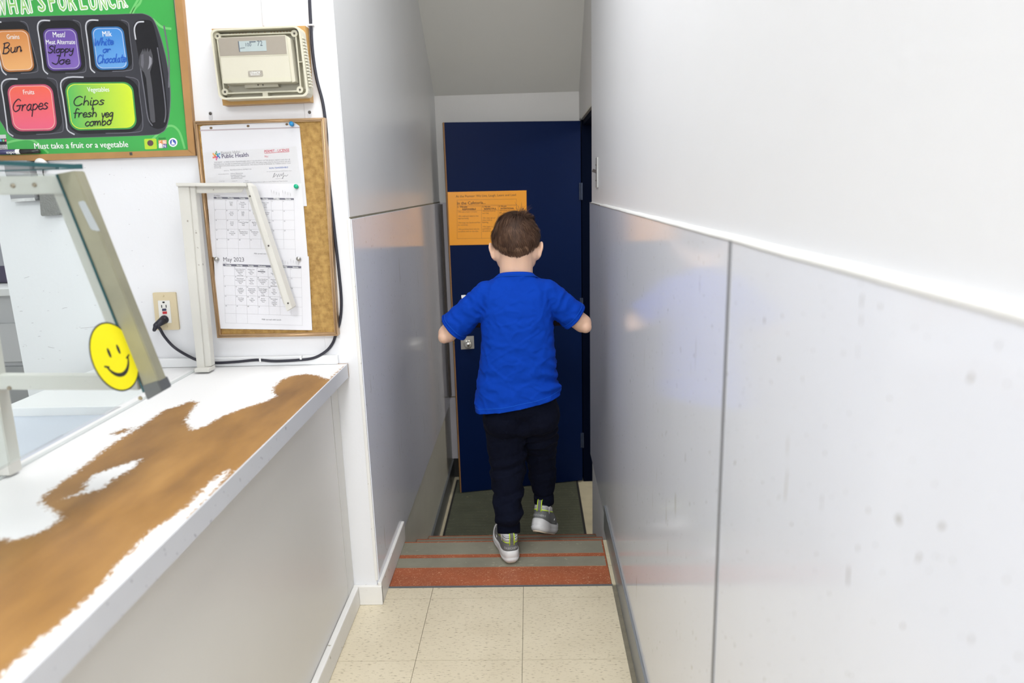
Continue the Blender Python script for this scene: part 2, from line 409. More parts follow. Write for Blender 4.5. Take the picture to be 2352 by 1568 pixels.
for y0, y1 in ((2.64, 2.74), (2.75, 2.86), (2.87, 2.98), (3.0, 3.1)):
    box('panel_gap', (XRP-.0008, y0, 1.2065), (XR, y1, 1.2095), COVE, wr)
box('wall_base', (.274, 2.36, -.5), (.29, 3.106, .036), mat('pale grey paint', (.52, .51, .50), .4, var=.06, vscale=10), wr)
br = tag(box('baseboard_right', (.2555, -1.6, .0), (XRP, 2.43, .098), COVEG, None, .002), 'grey rubber cove base along the right wall', kind='structure')
# far right wall with the doorway
tag(box('wall_right_header', (.28, 3.108, 1.632), (.40, YB+.1, ROOM_Z), STAIRWALL), 'wall above the side doorway', kind='structure')
tag(box('trim_1', (.2795, 3.108, 1.622), (.40, 3.862, 1.632), mat('header paint', (.62, .60, .52), .5, var=.1)), 'pale underside of the door head', kind='structure')
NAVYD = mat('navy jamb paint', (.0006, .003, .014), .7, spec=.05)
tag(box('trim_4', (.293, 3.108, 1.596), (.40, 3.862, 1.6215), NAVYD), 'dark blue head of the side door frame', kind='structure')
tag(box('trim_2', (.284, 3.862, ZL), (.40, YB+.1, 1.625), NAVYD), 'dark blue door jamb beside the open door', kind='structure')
tag(box('wall_side_room', (1.5, 3.0, ZL-.1), (1.6, 4.3, ROOM_Z), STAIRWALL), 'dim wall of the room through the side doorway', kind='structure')
tag(box('wall_side_room_front', (.40, 3.0, ZL-.1), (1.6, 3.1, ROOM_Z), STAIRWALL), 'near wall of the dim side room', kind='structure')
tag(box('ceiling_side_room', (.40, 3.0, 1.78), (1.6, 4.4, 1.88), CEIL), 'low ceiling of the dim side room', kind='structure')
tag(box('wall_side_room_back', (.40, 4.3, ZL-.1), (1.6, 4.4, 1.78), STAIRWALL), 'back wall of the dim side room', kind='structure')
# left corridor wall + end of the board wall
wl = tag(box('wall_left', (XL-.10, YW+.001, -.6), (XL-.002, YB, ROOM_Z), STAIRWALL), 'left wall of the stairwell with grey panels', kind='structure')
box('upper_panel', (XL-.0025, YW+.005, 1.214), (XL+.001, YB, ROOM_Z), mat('grey upper wall paint', (.80, .81, .815), .30, var=.03, vscale=5, bump=.05, bscale=14), wl)
box('wall_panel', (XL-.002, YW+.004, .026), (XL+.006, YB-.015, 1.208), FRP, wl, .0015)
box('panel_joint', (XL-.002, YW+.004, 1.208), (XL+.003, YB, 1.214), GRIME, wl)
box('wall_base', (XL-.002, 2.30, -.5), (XL+.003, YB, .026), LOWWALL, wl)
tag(box('baseboard_left', (XL+.002, 2.93, ZL), (XL+.013, YB, ZL+.115), COVE), 'dark cove base on the left wall of the lower landing', kind='structure')
bb = bmesh.new()
add_box(bb, (XL+.004, YW-.012, .0), (XL+.016, 2.365, .078), .003)
tag(bm_obj('baseboard_landing', bb, TRIMW), 'white baseboard beside the top of the steps', kind='structure')
# end wall
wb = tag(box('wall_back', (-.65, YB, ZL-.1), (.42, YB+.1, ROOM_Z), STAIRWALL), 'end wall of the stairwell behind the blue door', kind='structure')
LIL = mat('lilac grey panel', (.50, .475, .50), .35, var=.06, vscale=8)
box('wall_panel', (XL, YB-.006, .07), (.278, YB, 1.208), LIL, wb)
box('wall_panel', (XL, YB-.008, ZL+.12), (.278, YB, .062), LIL, wb)
box('panel_joint', (XL, YB-.003, .062), (.278, YB, .07), GRIME, wb)
box('corner_shadow_strip', (XL+.005, YB-.035, .08), (XL+.018, YB-.006, 1.2), mat('brown corner shadow', (.07, .055, .045), .5), wb)  # dark strip standing in for the shadow at the panel gap
tag(box('baseboard_back', (XL+.013, YB-.014, ZL), (.278, YB, ZL+.12), mat('black cove base', (.02, .02, .02), .4)), 'black cove base on the end wall behind the door', kind='structure')
# sloping ceiling of the stairwell
z0, y0 = 1.775, YB+.005
bm = bmesh.new(); sl = .88
y2 = y0-(ROOM_Z+.05-z0)/sl
vv = [(x, a, b) for x in (XL-.05, .45) for a, b in ((y0+.1, z0-.1*sl), (y2, ROOM_Z+.05), (y2, ROOM_Z+.2), (y0+.1, z0+.1))]
for v in vv: bm.verts.new(v)
bm.verts.ensure_lookup_table()
for f in ((0, 1, 2, 3), (7, 6, 5, 4), (0, 4, 5, 1), (1, 5, 6, 2), (2, 6, 7, 3), (3, 7, 4, 0)): bm.faces.new([bm.verts[i] for i in f])
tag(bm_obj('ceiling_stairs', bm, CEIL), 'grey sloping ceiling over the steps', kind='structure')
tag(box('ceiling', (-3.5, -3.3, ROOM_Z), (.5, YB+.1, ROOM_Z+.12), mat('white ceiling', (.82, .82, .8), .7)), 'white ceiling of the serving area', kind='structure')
# board wall
wbd = tag(box('wall_front', (-1.525, YW, -.1), (XL-.1, YW+.09, ROOM_Z), WHITE), 'white wall carrying the menu board and notices', kind='structure')
box('wall_end', (XL-.1, YW-.0015, -.1), (XL, YW+.09, ROOM_Z), WHITE, wbd, .003)
box('corner_bead', (XL-.006, YW-.003, .08), (XL+.004, YW+.004, 1.21), TRIMW, wbd, .002)
tag(box('baseboard_front', (-.585, YW-.014, 0), (XL+.016, YW-.0015, .066), TRIMW, None, .003), 'short white baseboard on the wall end', kind='structure')
# rest of the room
tag(box('wall_kitchen', (-3.5, -3.3, -.1), (-3.4, YB, ROOM_Z), WHITE), 'white far wall of the kitchen', kind='structure')
tag(box('wall_rear', (-3.5, -3.3, -.1), (.4, -3.2, ROOM_Z), WHITE), 'white wall behind the camera', kind='structure')
tag(box('wall_kitchen_back', (-3.5, 3.6, -.1), (XL-.1, 3.7, ROOM_Z), WHITE), 'white rear wall of the kitchen', kind='structure')
tag(box('floor_kitchen', (-3.4, YW, -.12), (XL-.1, 3.7, -.004), mat('kitchen floor vinyl', (.5, .46, .38), .5, var=.1)), 'beige kitchen floor past the board wall', kind='structure')
wn = thing('added_window', (-.55, -3.2, .85), 'wide unseen window added behind the viewer for frontal light', kind='structure')  # invented window, put in to go with the added frontal fill light
box('pane', (-1.52, -3.195, .88), (.42-.15, -3.19, 2.22), mat('added window pane', (.8, .85, .9), .1), wn)
for a, b4 in (((-1.56, .84), (.26, .88)), ((-1.56, 2.22), (.26, 2.26)), ((-1.56, .84), (-1.52, 2.26)), ((.22, .84), (.26, 2.26)), ((-.66, .88), (-.63, 2.22))):
    box('added_window_frame', (a[0], -3.2, a[1]), (b4[0], -3.16, b4[1]), WHITE, wn)
LAMPM = mat('lamp diffuser', (.9, .9, .9), .5); HOUS = mat('lamp housing', (.75, .75, .75), .5)
spots = ['above the landing by the counter', 'behind the viewer by the right wall', 'over the kitchen past the board wall']
for (x, y, sx, sy), s in zip([l[:4] for l in LAMPS]+[(-2.2, 3.0, .56, 1.16)], spots):
    t = thing('ceiling_light', (x, y, ROOM_Z), 'white rectangular ceiling light '+s, 'light', 'ceiling lights')
    for a, b in (((x-.3, y-.6), (x-.28, y+.6)), ((x+.28, y-.6), (x+.3, y+.6)), ((x-.28, y-.6), (x+.28, y-.58)), ((x-.28, y+.58), (x+.28, y+.6))):
        box('frame', (*a, ROOM_Z-.06), (*b, ROOM_Z), HOUS, t)
    box('diffuser', (x-.28, y-.58, ROOM_Z-.04), (x+.28, y+.58, ROOM_Z-.03), LAMPM, t)

# ------------------------------------------------------------------ serving counter
CZ, CX0, CX1 = .791, -.548, -1.305
LAM = mat('white laminate', (.86, .86, .86), .3, var=.02)
EDGE = mat('pale grey laminate edge', (.62, .63, .66), .35, var=.04, vscale=14, speck=(.38, .38, .42), sscale=70, sdens=.06)
cb = thing('counter_base', (-.9, .9, 0), 'long plain off-white counter front under the worn worktop', 'counter')
FRONT = mat('off white counter front', (.72, .705, .67), .32, var=.03, vscale=4, bump=.04, bscale=30)
box('front_panel', (-.60, -1.2, .0), (-.585, 1.895, .750), FRONT, cb)
box('front_panel', (-.60, 1.898, .0), (-.584, YW-.003, .750), mat('off white filler', (.70, .69, .66), .4, var=.03), cb)
box('body', (-1.285, -1.2, .0), (-.6, YW-.003, .750), FRONT, cb)
box('kick_strip', (-.584, -1.2, 0), (-.566, YW-.016, .068), TRIMW, cb, .004)
# worktop with worn paint
def pc(x, y): p = onZ(x/1.989, 780+y/1.989, CZ); return (p.x, p.y)
def seg_sd(P, poly):
    x = P[:, 0][:, None]; y = P[:, 1][:, None]; A = np.array(poly); B = np.roll(A, -1, 0)
    ax, ay, bx, by = A[:, 0], A[:, 1], B[:, 0], B[:, 1]
    dx, dy = bx-ax, by-ay; t = np.clip(((x-ax)*dx+(y-ay)*dy)/(dx*dx+dy*dy+1e-12), 0, 1)
    dist = np.sqrt((x-ax-t*dx)**2+(y-ay-t*dy)**2).min(1)
    c = ((ay > y) != (by > y)) & (x < (bx-ax)*(y-ay)/np.where(by == ay, 1e-9, by-ay)+ax)
    inside = c.sum(1) % 2 == 1
    return np.where(inside, dist, -dist)
edge_up = [(1572, 116), (1500, 182), (1455, 162), (1400, 155), (1330, 165), (1280, 185), (1250, 215), (1243, 240), (1262, 256), (1215, 280), (1110, 312), (1010, 350), (940, 392), (880, 412), (850, 372), (872, 330), (905, 286), (870, 278), (820, 300), (750, 320), (700, 355), (600, 422), (530, 462), (450, 520), (390, 570), (320, 622), (250, 672), (190, 715), (180, 745), (255, 790), (272, 822), (180, 882), (60, 915), (0, 905)]
edge_dn = [(0, 1545), (100, 1450), (200, 1360), (300, 1280), (400, 1190), (480, 1110), (560, 1010), (640, 930), (700, 870), (780, 820), (850, 770), (910, 710), (960, 655), (1042, 594), (1030, 622), (990, 668), (940, 726), (850, 815)]
pu = [pc(*p) for p in edge_up]; pd = [pc(*p) for p in edge_dn]
brown = pu + [(pu[-1][0]-.01, .75), (-.80, .4), (-.82, -1.2), (-.585, -1.2), (-.58, .5)] + pd + [(-.540, pd[-1][1]), (-.540, pu[0][1])]
islands = [[pc(*p) for p in L_] for L_ in ([(395, 652), (440, 612), (560, 572), (640, 545), (600, 590), (520, 632), (460, 682), (300, 722), (390, 690)],)]
spots_ = [[pc(*p) for p in L_] for L_ in ([(500, 430), (570, 405), (610, 402), (580, 420), (540, 436)],)]
nx, ny = 46, 320
X = np.linspace(-1.0, CX0, nx); Y = np.linspace(-1.2, YW-.004, ny)
gx, gy = np.meshgrid(X, Y); Pn = np.stack([gx.ravel(), gy.ravel()], 1)
sd = seg_sd(Pn, brown)
for il in islands: sd = np.minimum(sd, -seg_sd(Pn, il))
for il in spots_: sd = np.maximum(sd, seg_sd(Pn, il))
ct = thing('countertop', (-.9, .9, CZ), 'worn serving worktop with white paint rubbed down to brown', 'worktop')
off = Vector((-.9, .9, CZ))
me = bpy.data.meshes.new('worn_top')
vv = [(p[0]-off.x, p[1]-off.y, 0.0) for p in Pn]
ff = [(j*nx+i, j*nx+i+1, (j+1)*nx+i+1, (j+1)*nx+i) for j in range(ny-1) for i in range(nx-1)]
me.from_pydata(vv, [], ff)
at_ = me.attributes.new('wear', 'FLOAT', 'POINT'); at_.data.foreach_set('value', np.clip(sd, -.08, .08).astype(np.float32))
m = bpy.data.materials.new('worn white paint over brown board'); m.use_nodes = True; T = NT(m); b = T.n['Principled BSDF']
a = T.add('ShaderNodeAttribute', attribute_name='wear'); tc = T.add('ShaderNodeTexCoord')
mp = T.add('ShaderNodeMapping'); mp.inputs['Scale'].default_value = (1.5, 1, 1); T.link(tc.outputs['Object'], mp.inputs[0])
n1 = T.add('ShaderNodeTexNoise'); n1.inputs['Scale'].default_value = 90; n1.inputs['Detail'].default_value = 8; n1.inputs['Roughness'].default_value = .8; T.link(mp.outputs[0], n1.inputs['Vector'])
sb = T.add('ShaderNodeMath', operation='SUBTRACT'); T.link(n1.outputs['Fac'], sb.inputs[0]); sb.inputs[1].default_value = .5
mu = T.add('ShaderNodeMath', operation='MULTIPLY_ADD'); T.link(sb.outputs[0], mu.inputs[0]); mu.inputs[1].default_value = .07; T.link(a.outputs['Fac'], mu.inputs[2])
mr = T.add('ShaderNodeMapRange'); T.link(mu.outputs[0], mr.inputs[0]); mr.inputs[1].default_value = -.003; mr.inputs[2].default_value = .005
n2 = T.add('ShaderNodeTexNoise'); n2.inputs['Scale'].default_value = 5; n2.inputs['Detail'].default_value = 7
mp2 = T.add('ShaderNodeMapping'); mp2.inputs['Scale'].default_value = (2.2, .8, 1); mp2.inputs['Rotation'].default_value = (0, 0, .2); T.link(tc.outputs['Object'], mp2.inputs[0]); T.link(mp2.outputs[0], n2.inputs['Vector'])
cr = T.add('ShaderNodeValToRGB'); e = cr.color_ramp.elements
e[0].position = .25; e[0].color = (.19, .093, .028, 1); e[1].position = .78; e[1].color = (.42, .225, .065, 1); k = e.new(.5); k.color = (.31, .157, .043, 1)
T.link(n2.outputs['Fac'], cr.inputs[0])
mx = T.add('ShaderNodeMix', data_type='RGBA'); T.link(mr.outputs[0], mx.inputs[0]); mx.inputs[6].default_value = (.88, .88, .88, 1); T.link(cr.outputs[0], mx.inputs[7])
T.link(mx.outputs[2], b.inputs['Base Color']); b.inputs['Roughness'].default_value = .5; b.inputs['Specular IOR Level'].default_value = .25
link('worn_top', me, m, ct)
box('board', (-1.0, -1.2, CZ-.036), (CX0, YW-.003, CZ-.0006), mat('brown board core', (.35, .19, .07), .6), ct)
box('edge_band', (CX0, -1.2, CZ-.040), (CX0+.0035, YW-.012, CZ+.0005), EDGE, ct)
box('end_edge', (CX0-.03, YW-.012, CZ-.040), (CX0+.0035, YW-.008, CZ+.0005), mat('brown chipped edge', (.32, .18, .07), .6), ct)
box('back_slab', (CX1, 1.582, CZ-.036), (-1.0, YW-.003, CZ), LAM, ct, .002)
box('side_rim', (CX1, -1.2, CZ-.036), (CX1+.026, 1.582, CZ), LAM, ct, .002)
PAN = mat('blue grey well', (.56, .60, .68), .35, var=.03)
box('well_floor', (-1.279, -1.2, .7505), (-1.0005, 1.5815, .770), PAN, ct)
tb = bmesh.new(); add_box(tb, (-.981, -1.2, CZ), (-.972, 1.93, CZ+.004), .001)
bm_obj('seam_strip', tb, mat('pale seam strip', (.66, .69, .68), .3), ct)
sp = tag(box('trim_3', (-1.30, YW-.014, CZ+.0005), (-.572, YW-.0005, CZ+.028), mat('white metal backsplash', (.80, .81, .82), .3, var=.03), None, .003), 'white metal strip along the back of the counter', kind='structure')

# ------------------------------------------------------------------ sneeze guard frames
PAINT = mat('chipped cream metal', (.66, .65, .60), .35, var=.05, vscale=12, speck=(.34, .31, .27), sscale=60, sdens=.035)
STEEL = mat('dull steel', (.31, .30, .215), .5, metal=.3, var=.3, vscale=14, speck=(.62, .66, .62), sscale=16, sdens=.02)
def bar(name, a, b, w, h, side, m, parent, ch=0.0):
    """flat bar from a to b in the XZ plane; w across Y, h in plane"""
    a = Vector(a); b = Vector(b); t = (b-a).normalized(); s = Vector((0, 1, 0)); n = t.cross(s)
    bm = bmesh.new(); o = n*h*side
    pts = [a, b, b+o, a+o]
    f = [bm.verts.new(p-s*w/2) for p in pts]; k = [bm.verts.new(p+s*w/2) for p in pts]
    bm.faces.new(f); bm.faces.new(k[::-1])
    for i in range(4): j = (i+1) % 4; bm.faces.new((f[i], k[i], k[j], f[j]))
    bmesh.ops.bevel(bm, geom=bm.edges[:], offset=.0015, segments=2, affect='EDGES')
    return bm_obj(name, bm, m, parent)
def angle_bar(name, a, b, w, h, side, m, parent, flange_y):
    """L-section: web in the XZ plane (2.5 mm) plus flange across Y"""
    a = Vector(a); b = Vector(b); t = (b-a).normalized(); s = Vector((0, 1, 0)); n = t.cross(s)*side
    bm = bmesh.new()
    for (y0, y1, n0, n1) in ((flange_y, flange_y+.003, 0, h), (flange_y, flange_y+w, 0, .003)):
        pts = [a+n*n0, b+n*n0, b+n*n1, a+n*n1]
        f = [bm.verts.new(p+s*y0) for p in pts]; k = [bm.verts.new(p+s*y1) for p in pts]
        bm.faces.new(f); bm.faces.new(k[::-1])
        for i in range(4): j = (i+1) % 4; bm.faces.new((f[i], k[i], k[j], f[j]))
    return bm_obj(name, bm, m, parent)
def screw(name, p, r, m, parent, d=(0, -1, 0)):
    bm = bmesh.new(); p = Vector(p); d = Vector(d); add_cyl(bm, p, p+d*.0025, r, r*.7, 10); return bm_obj(name, bm, m, parent)
DK = mat('dark screw', (.10, .09, .08), .4, metal=.5)
# far bracket
YF = 1.90
fb = thing('sneeze_guard_bracket', (-.94, YF, CZ), 'cream metal bracket with empty slanted arm beside the cork board', 'bracket')
PF = Plane((0, YF, 0), (0, -1, 0))
def S(u, v): return PF.at(u, v)
def quad_bar(name, q, y0, y1, m, parent):
    bm = bmesh.new(); prism(bm, [S(u, v)+Vector((0, y0, 0)) for u, v in q], Vector((0, -1, 0)), y1-y0)
    bmesh.ops.bevel(bm, geom=bm.edges[:], offset=.0012, segments=2, affect='EDGES'); return bm_obj(name, bm, m, parent)
po = quad_bar('post', [(437, 424), (452, 424), (490, 838), (474, 841)], -.012, .012, PAINT, fb)
quad_bar('post_flange', [(414, 421), (440, 421), (476, 842), (459, 848)], -.016, -.013, PAINT, po)
quad_bar('top_arm', [(414, 420), (574, 420), (576, 428), (416, 428)], -.026, .012, PAINT, fb)
quad_bar('arm_web', [(440, 427), (566, 427), (556, 442), (441, 444)], -.004, -.001, PAINT, fb)
sa = quad_bar('slanted_arm', [(576, 420), (587, 427), (679, 703), (667, 711)], -.030, .006, PAINT, fb)
quad_bar('slanted_web', [(563, 430), (578, 424), (668, 711), (652, 697)], -.004, -.001, PAINT, sa)
for (u, v) in ((582, 450), (624, 562), (668, 692)): screw('screw_hole', S(u+2, v)+Vector((.0, -.0305, 0)), .0026, DK, sa)
box('foot', S(458, 849)+Vector((0, -.03, 0)), S(490, 838)+Vector((0, .012, -.002)), PAINT, fb, .002)
# near framed guard
YN = 1.17
PN = Plane((0, YN, 0), (0, -1, 0))
def N_(u, v): return PN.at(u, v)
ng = thing('sneeze_guard', (-.95, YN, CZ), 'steel framed sneeze guard with glass panels at the left', 'sneeze guard')
top_c = N_(142, 402); low_c = N_(342, 902)
bm = bmesh.new()
bar('post', (-.957, YN, CZ+.0045), (-.945, YN, 1.325), .03, .045, 1, PAINT, ng)
tr_ = bar('top_rail', (-.975, YN, 1.326), top_c+Vector((.004, 0, -.001)), .022, .030, -1, PAINT, ng)
br_ = bar('bottom_rail', (-.972, YN, .958), low_c+Vector((-.012, 0, .008)), .022, .026, 1, PAINT, ng)
for (u, v) in ((40, 427), (89, 425)): screw('rivet', N_(u, v)+Vector((0, -.012, 0)), .004, mat('tan rivet', (.4, .33, .25), .4, metal=.5), tr_)
screw('rivet', N_(31, 887)+Vector((0, -.012, 0)), .004, MATS['tan rivet'], br_)
def nquad(name, q, y0, y1, m, parent):
    bm = bmesh.new(); prism(bm, [N_(u, v)+Vector((0, y0, 0)) for u, v in q], Vector((0, -1, 0)), y1-y0)
    bmesh.ops.bevel(bm, geom=bm.edges[:], offset=.0015, segments=2, affect='EDGES'); return bm_obj(name, bm, m, parent)
nquad('slanted_web', [(118, 440), (150, 440), (322, 880), (296, 880)], .0, .004, PAINT, ng)
sl_ = nquad('slanted_bar', [(140, 400), (184, 392), (378, 880), (345, 898)], -.014, .012, STEEL, ng)
sd_ = (low_c-top_c).normalized()
cap = nquad('end_cap', [(338, 880), (374, 868), (385, 892), (350, 912)], -.018, .016, mat('dark steel cap', (.16, .17, .17), .4, metal=.6), ng)
screw('rivet', low_c+Vector((-.006, -.018, -.004)), .004, mat('brass rivet', (.5, .42, .25), .3, metal=.8), cap)
nquad('tape', [(192, 463), (206, 460), (242, 530), (222, 526)], -.0155, -.0142, mat('grey tape', (.40, .43, .44), .5), sl_)
GLASS = bpy.data.materials.new('clear guard glass'); GLASS.use_nodes = True
T = NT(GLASS); b = T.n['Principled BSDF']; b.inputs['Base Color'].default_value = (.93, .98, .97, 1); b.inputs['Transmission Weight'].default_value = 1; b.inputs['Roughness'].default_value = 0; b.inputs['IOR'].default_value = 1.12; b.inputs['Specular IOR Level'].default_value = .3
GEDGE = mat('green glass edge', (.02, .10, .11), .2)
def slab(name, pts, th, nrm, m, parent):
    bm = bmesh.new(); prism(bm, [Vector(p) for p in pts], Vector(nrm).normalized(), th); return bm_obj(name, bm, m, parent)
# slanted pane runs from the frame towards the viewer
nsl = Vector((0, 1, 0)).cross(sd_); nsl = nsl if nsl.x > 0 else -nsl
g0 = top_c + nsl*.004; g1 = low_c - sd_*.006 + nsl*.004
yy = Vector((0, 1, 0))
pane = slab('slanted_pane', [g0-yy*.016, g0-yy*.95, g1-yy*.95, g1-yy*.016], .005, nsl, GLASS, ng)
slab('pane_edge', [g0-yy*.0155, g1-yy*.0155, g1-yy*.0155-nsl*.005, g0-yy*.0155-nsl*.005], .0012, (0, 1, 0), GEDGE, pane)
topg = slab('top_pane', [(-.985, YN-.95, 1.341), (top_c.x+.026, YN-.95, 1.341), (top_c.x+.026, YN+.014, 1.341), (-.985, YN+.014, 1.341)], .006, (0, 0, 1), GLASS, ng)
box('pane_edge', (-.985, YN+.0141, 1.334), (top_c.x+.028, YN+.0155, 1.3425), GEDGE, topg)
box('pane_edge', (top_c.x+.0261, YN-.95, 1.3345), (top_c.x+.0275, YN+.014, 1.3415), GEDGE, topg)
# smiley sticker on the slanted pane
PS = Plane(g0+nsl*.0006, nsl)
cS = PS.at(264, 819)
st_ = thing('smiley_sticker', cS, 'round yellow smiling face sticker on the slanted glass pane', 'sticker')
eS = Vector((0, -1, 0)); uS = nsl.cross(eS); uS = uS if uS.z > 0 else -uS
eS = uS.cross(nsl)      # reads the right way round from the corridor side
def sp_(x, y, d=0): return cS + eS*x + uS*y + nsl*d
def disc(name, cx, cy, rx, ry, d, th, m, n=48, rot=0):
    bm = bmesh.new(); pts = []
    for k in range(n):
        t = 2*math.pi*k/n; a, b_ = rx*math.cos(t), ry*math.sin(t)
        pts.append(sp_(cx+a*math.cos(rot)-b_*math.sin(rot), cy+a*math.sin(rot)+b_*math.cos(rot), d))
    prism(bm, pts, nsl, th); return bm_obj(name, bm, m, st_)
RS = .060
BLK = mat('black print', (.015, .015, .015), .45); YEL = mat('yellow vinyl', (.86, .76, .0), .4)
disc('rim', 0, 0, RS, RS, .0006, .0005, BLK)
disc('face', 0, 0, RS*.955, RS*.955, .0009, .0003, YEL)
disc('eye', -RS*.20, RS*.16, RS*.055, RS*.14, .0012, .0003, BLK, 20)
disc('eye', RS*.24, RS*.16, RS*.055, RS*.14, .0012, .0003, BLK, 20)
bm = bmesh.new(); pts = []
for k in range(25):
    t = math.radians(200+140*k/24); ww = 1
    pts.append((t, .022+.035*math.sin(math.pi*k/24)))
out = [sp_(RS*(.55+w_)*math.cos(t), RS*(.05+(.58+w_)*math.sin(t)), .0012) for t, w_ in pts] + [sp_(RS*(.55-w_)*math.cos(t), RS*(.05+(.58-w_)*math.sin(t)), .0012) for t, w_ in pts[::-1]]
prism(bm, out, nsl, .0003); bm_obj('mouth', bm, BLK, st_)
for sgn in (-1, 1):
    c = math.radians(270+sgn*70)
    x, y = RS*.55*math.cos(c), RS*(.05+.58*math.sin(c)); bm = bmesh.new()
    ribbon(bm, [sp_(x-RS*.08*1, y+RS*.01*sgn*-1, .0012), sp_(x+RS*.08, y+RS*.05*sgn, .0012)], nsl, .003)
    bm_obj('dimple', bm, BLK, st_)

# scuffs and scratches on the white wall above the counter
bm = bmesh.new(); rs = random.Random(11); PSC = Plane((0, YW, 0), (0, -1, 0))
for k in range(85):
    u = rs.uniform(30, 350); v = rs.gauss(760, 60) if k < 45 else rs.uniform(380, 700)
    if v > 832: v = 828-rs.random()*12
    L = (rs.expovariate(1/4.5)+1.5) if k < 45 else rs.uniform(1, 2.5); dv = rs.gauss(0, .12)*L
    ribbon(bm, [PSC.surf(u, v, .0004), PSC.surf(u+L*.5, v+dv*.5+rs.gauss(0, .5), .0004), PSC.surf(u+L, v+dv, .0004)], PSC.n, rs.uniform(.0003, .0011))
tag(bm_obj('scuff_marks', bm, mat('grey scuff', (.42, .40, .42), .6), wbd), kind='stuff')

# ------------------------------------------------------------------ lunch menu board
PW = Plane((0, YW, 0), (0, -1, 0))
OAK = mat('oak frame', (.40, .215, .075), .45, var=.18, vscale=20, stretch=(1, 1, 1), bump=.1, bscale=80)
mb = thing('lunch_menu_board', PW.at(200, 360), 'green lunch menu poster in an oak frame with handwritten dishes', 'menu board')
def backed(name, uvs_front, d, th, m, parent): return plate(name, PW, uvs_front, d, th, m, parent)
# the poster sits about 6 mm off the wall; the frame 16 mm
PB = Plane((0, YW-.006, 0), (0, -1, 0))
PBF = Plane((0, YW-.016, 0), (0, -1, 0))
def plane_plate(name, PL, uvs, d, th, m, parent, clean=True):
    """outline measured on PL itself (already at its own depth)"""
    bm = bmesh.new(); prism(bm, [PL.at(u, v)+PL.n*d for u, v in uvs], PL.n, th); return bm_obj(name, bm, m, parent)
def grad(name, c0, c1, axis, p0, p1, rough=.25):
    """print whose ink runs from c0 to c1 across world points p0..p1 (flat print)"""
    if name in MATS: return MATS[name]
    m = bpy.data.materials.new(name); m.use_nodes = True; T = NT(m); b = T.n['Principled BSDF']
    tc = T.add('ShaderNodeTexCoord'); sx = T.add('ShaderNodeSeparateXYZ'); T.link(tc.outputs['Object'], sx.inputs[0])
    mr = T.add('ShaderNodeMapRange'); T.link(sx.outputs[axis], mr.inputs[0]); mr.inputs[1].default_value = p0; mr.inputs[2].default_value = p1
    mx = T.add('ShaderNodeMix', data_type='RGBA'); T.link(mr.outputs[0], mx.inputs[0]); mx.inputs[6].default_value = (*c0, 1); mx.inputs[7].default_value = (*c1, 1)
    T.link(mx.outputs[2], b.inputs['Base Color']); b.inputs['Roughness'].default_value = rough; MATS[name] = m; return m
GREEN = mat('green poster print', (.05, .39, .075), .22, var=.12, vscale=5)
LGREEN = mat('light green print', (.16, .55, .16), .25)
TLp, TRp, BRp, BLp = (-62, -66), (391, -66), (432, 345), (-10, 358)
plane_plate('poster', PB, [TLp, TRp, BRp, BLp], 0, .005, GREEN, mb)
def frail(q): return plane_plate('frame_rail', PBF, q, 0, .0155, OAK, mb)
frail([(393, -84), (411, -84), (449, 357), (432, 345)]); frail([(-14, 357), (432, 344), (449, 357), (-14, 372)])
frail([(-80, -84), (411, -84), (393, -66), (-66, -66)]); frail([(-80, -84), (-62, -66), (-12, 357), (-14, 372), (-27, 372)])
box('frame_screw', PBF.at(301, 353)+Vector((-.004, -.001, -.004)), PBF.at(301, 353)+Vector((.004, .001, .004)), DK, mb, .001)
# curly light green swirls in the print
for i, pts in enumerate(([(300, 30), (312, 8), (325, -12), (322, 6), (310, 20), (300, 40)], [(352, 45), (372, 62), (392, 66)], [(345, 325), (385, 290), (410, 300), (424, 340)], [(8, 330), (40, 322), (75, 322), (110, 350)])):
    bm = bmesh.new(); ribbon(bm, spline([PB.at(u, v)+PB.n*.0002 for u, v in pts], 6), PB.n, .006); bm_obj('swirl', bm, LGREEN, mb)
TRAY = mat('black tray print', (.035, .036, .045), .2); TRAYD = mat('deep black print', (.008, .008, .011), .2); HILI = mat('pale highlight print', (.55, .56, .60), .2); HIL2 = mat('grey highlight print', (.14, .14, .165), .2)
def spl2(p, n=4): return [(q.x, q.y) for q in spline([(a, b, 0) for a, b in p], n)]
to = spl2([(-28, 60), (-24, 46), (0, 41), (120, 37), (250, 34), (310, 32), (332, 33), (352, 46), (368, 85), (382, 140), (390, 200), (389, 255), (382, 290), (370, 304), (340, 310), (200, 315), (90, 319), (45, 319), (24, 312), (8, 288), (-4, 262), (-18, 180), (-28, 60)])[:-1]
plane_plate('tray_rim', PB, [((u-200)*1.006+200.5, (v-178)*1.006+178) for u, v in to], .0003, .0003, HIL2, mb)
plane_plate('tray_picture', PB, to, .0005, .0003, TRAY, mb)
wells = {'grains': ([(-22, 52), (60, 48), (90, 165), (8, 172)], [(-14, 69), (66, 67), (81, 163), (8, 166)], (.60, .22, .055), (.80, .42, .16)),
 'meat': ([(85, 48), (183, 46), (200, 166), (102, 170)], [(98, 66), (176, 64), (189, 160), (110, 163)], (.135, .07, .35), (.21, .125, .45)),
 'milk': ([(196, 47), (294, 46), (307, 161), (210, 167)], [(209, 62), (283, 61), (297, 159), (221, 161)], (.045, .24, .62), (.14, .36, .72)),
 'fruits': ([(2, 183), (128, 178), (148, 304), (20, 313)], [(15, 195), (120, 193), (133, 300), (31, 302)], (.78, .12, .22), (.84, .13, .07)),
 'veg': ([(138, 178), (316, 176), (330, 303), (157, 309)], [(148, 190), (305, 188), (316, 296), (163, 300)], (.08, .46, .10), (.62, .78, .03))}
off_mb = parent_loc(mb)
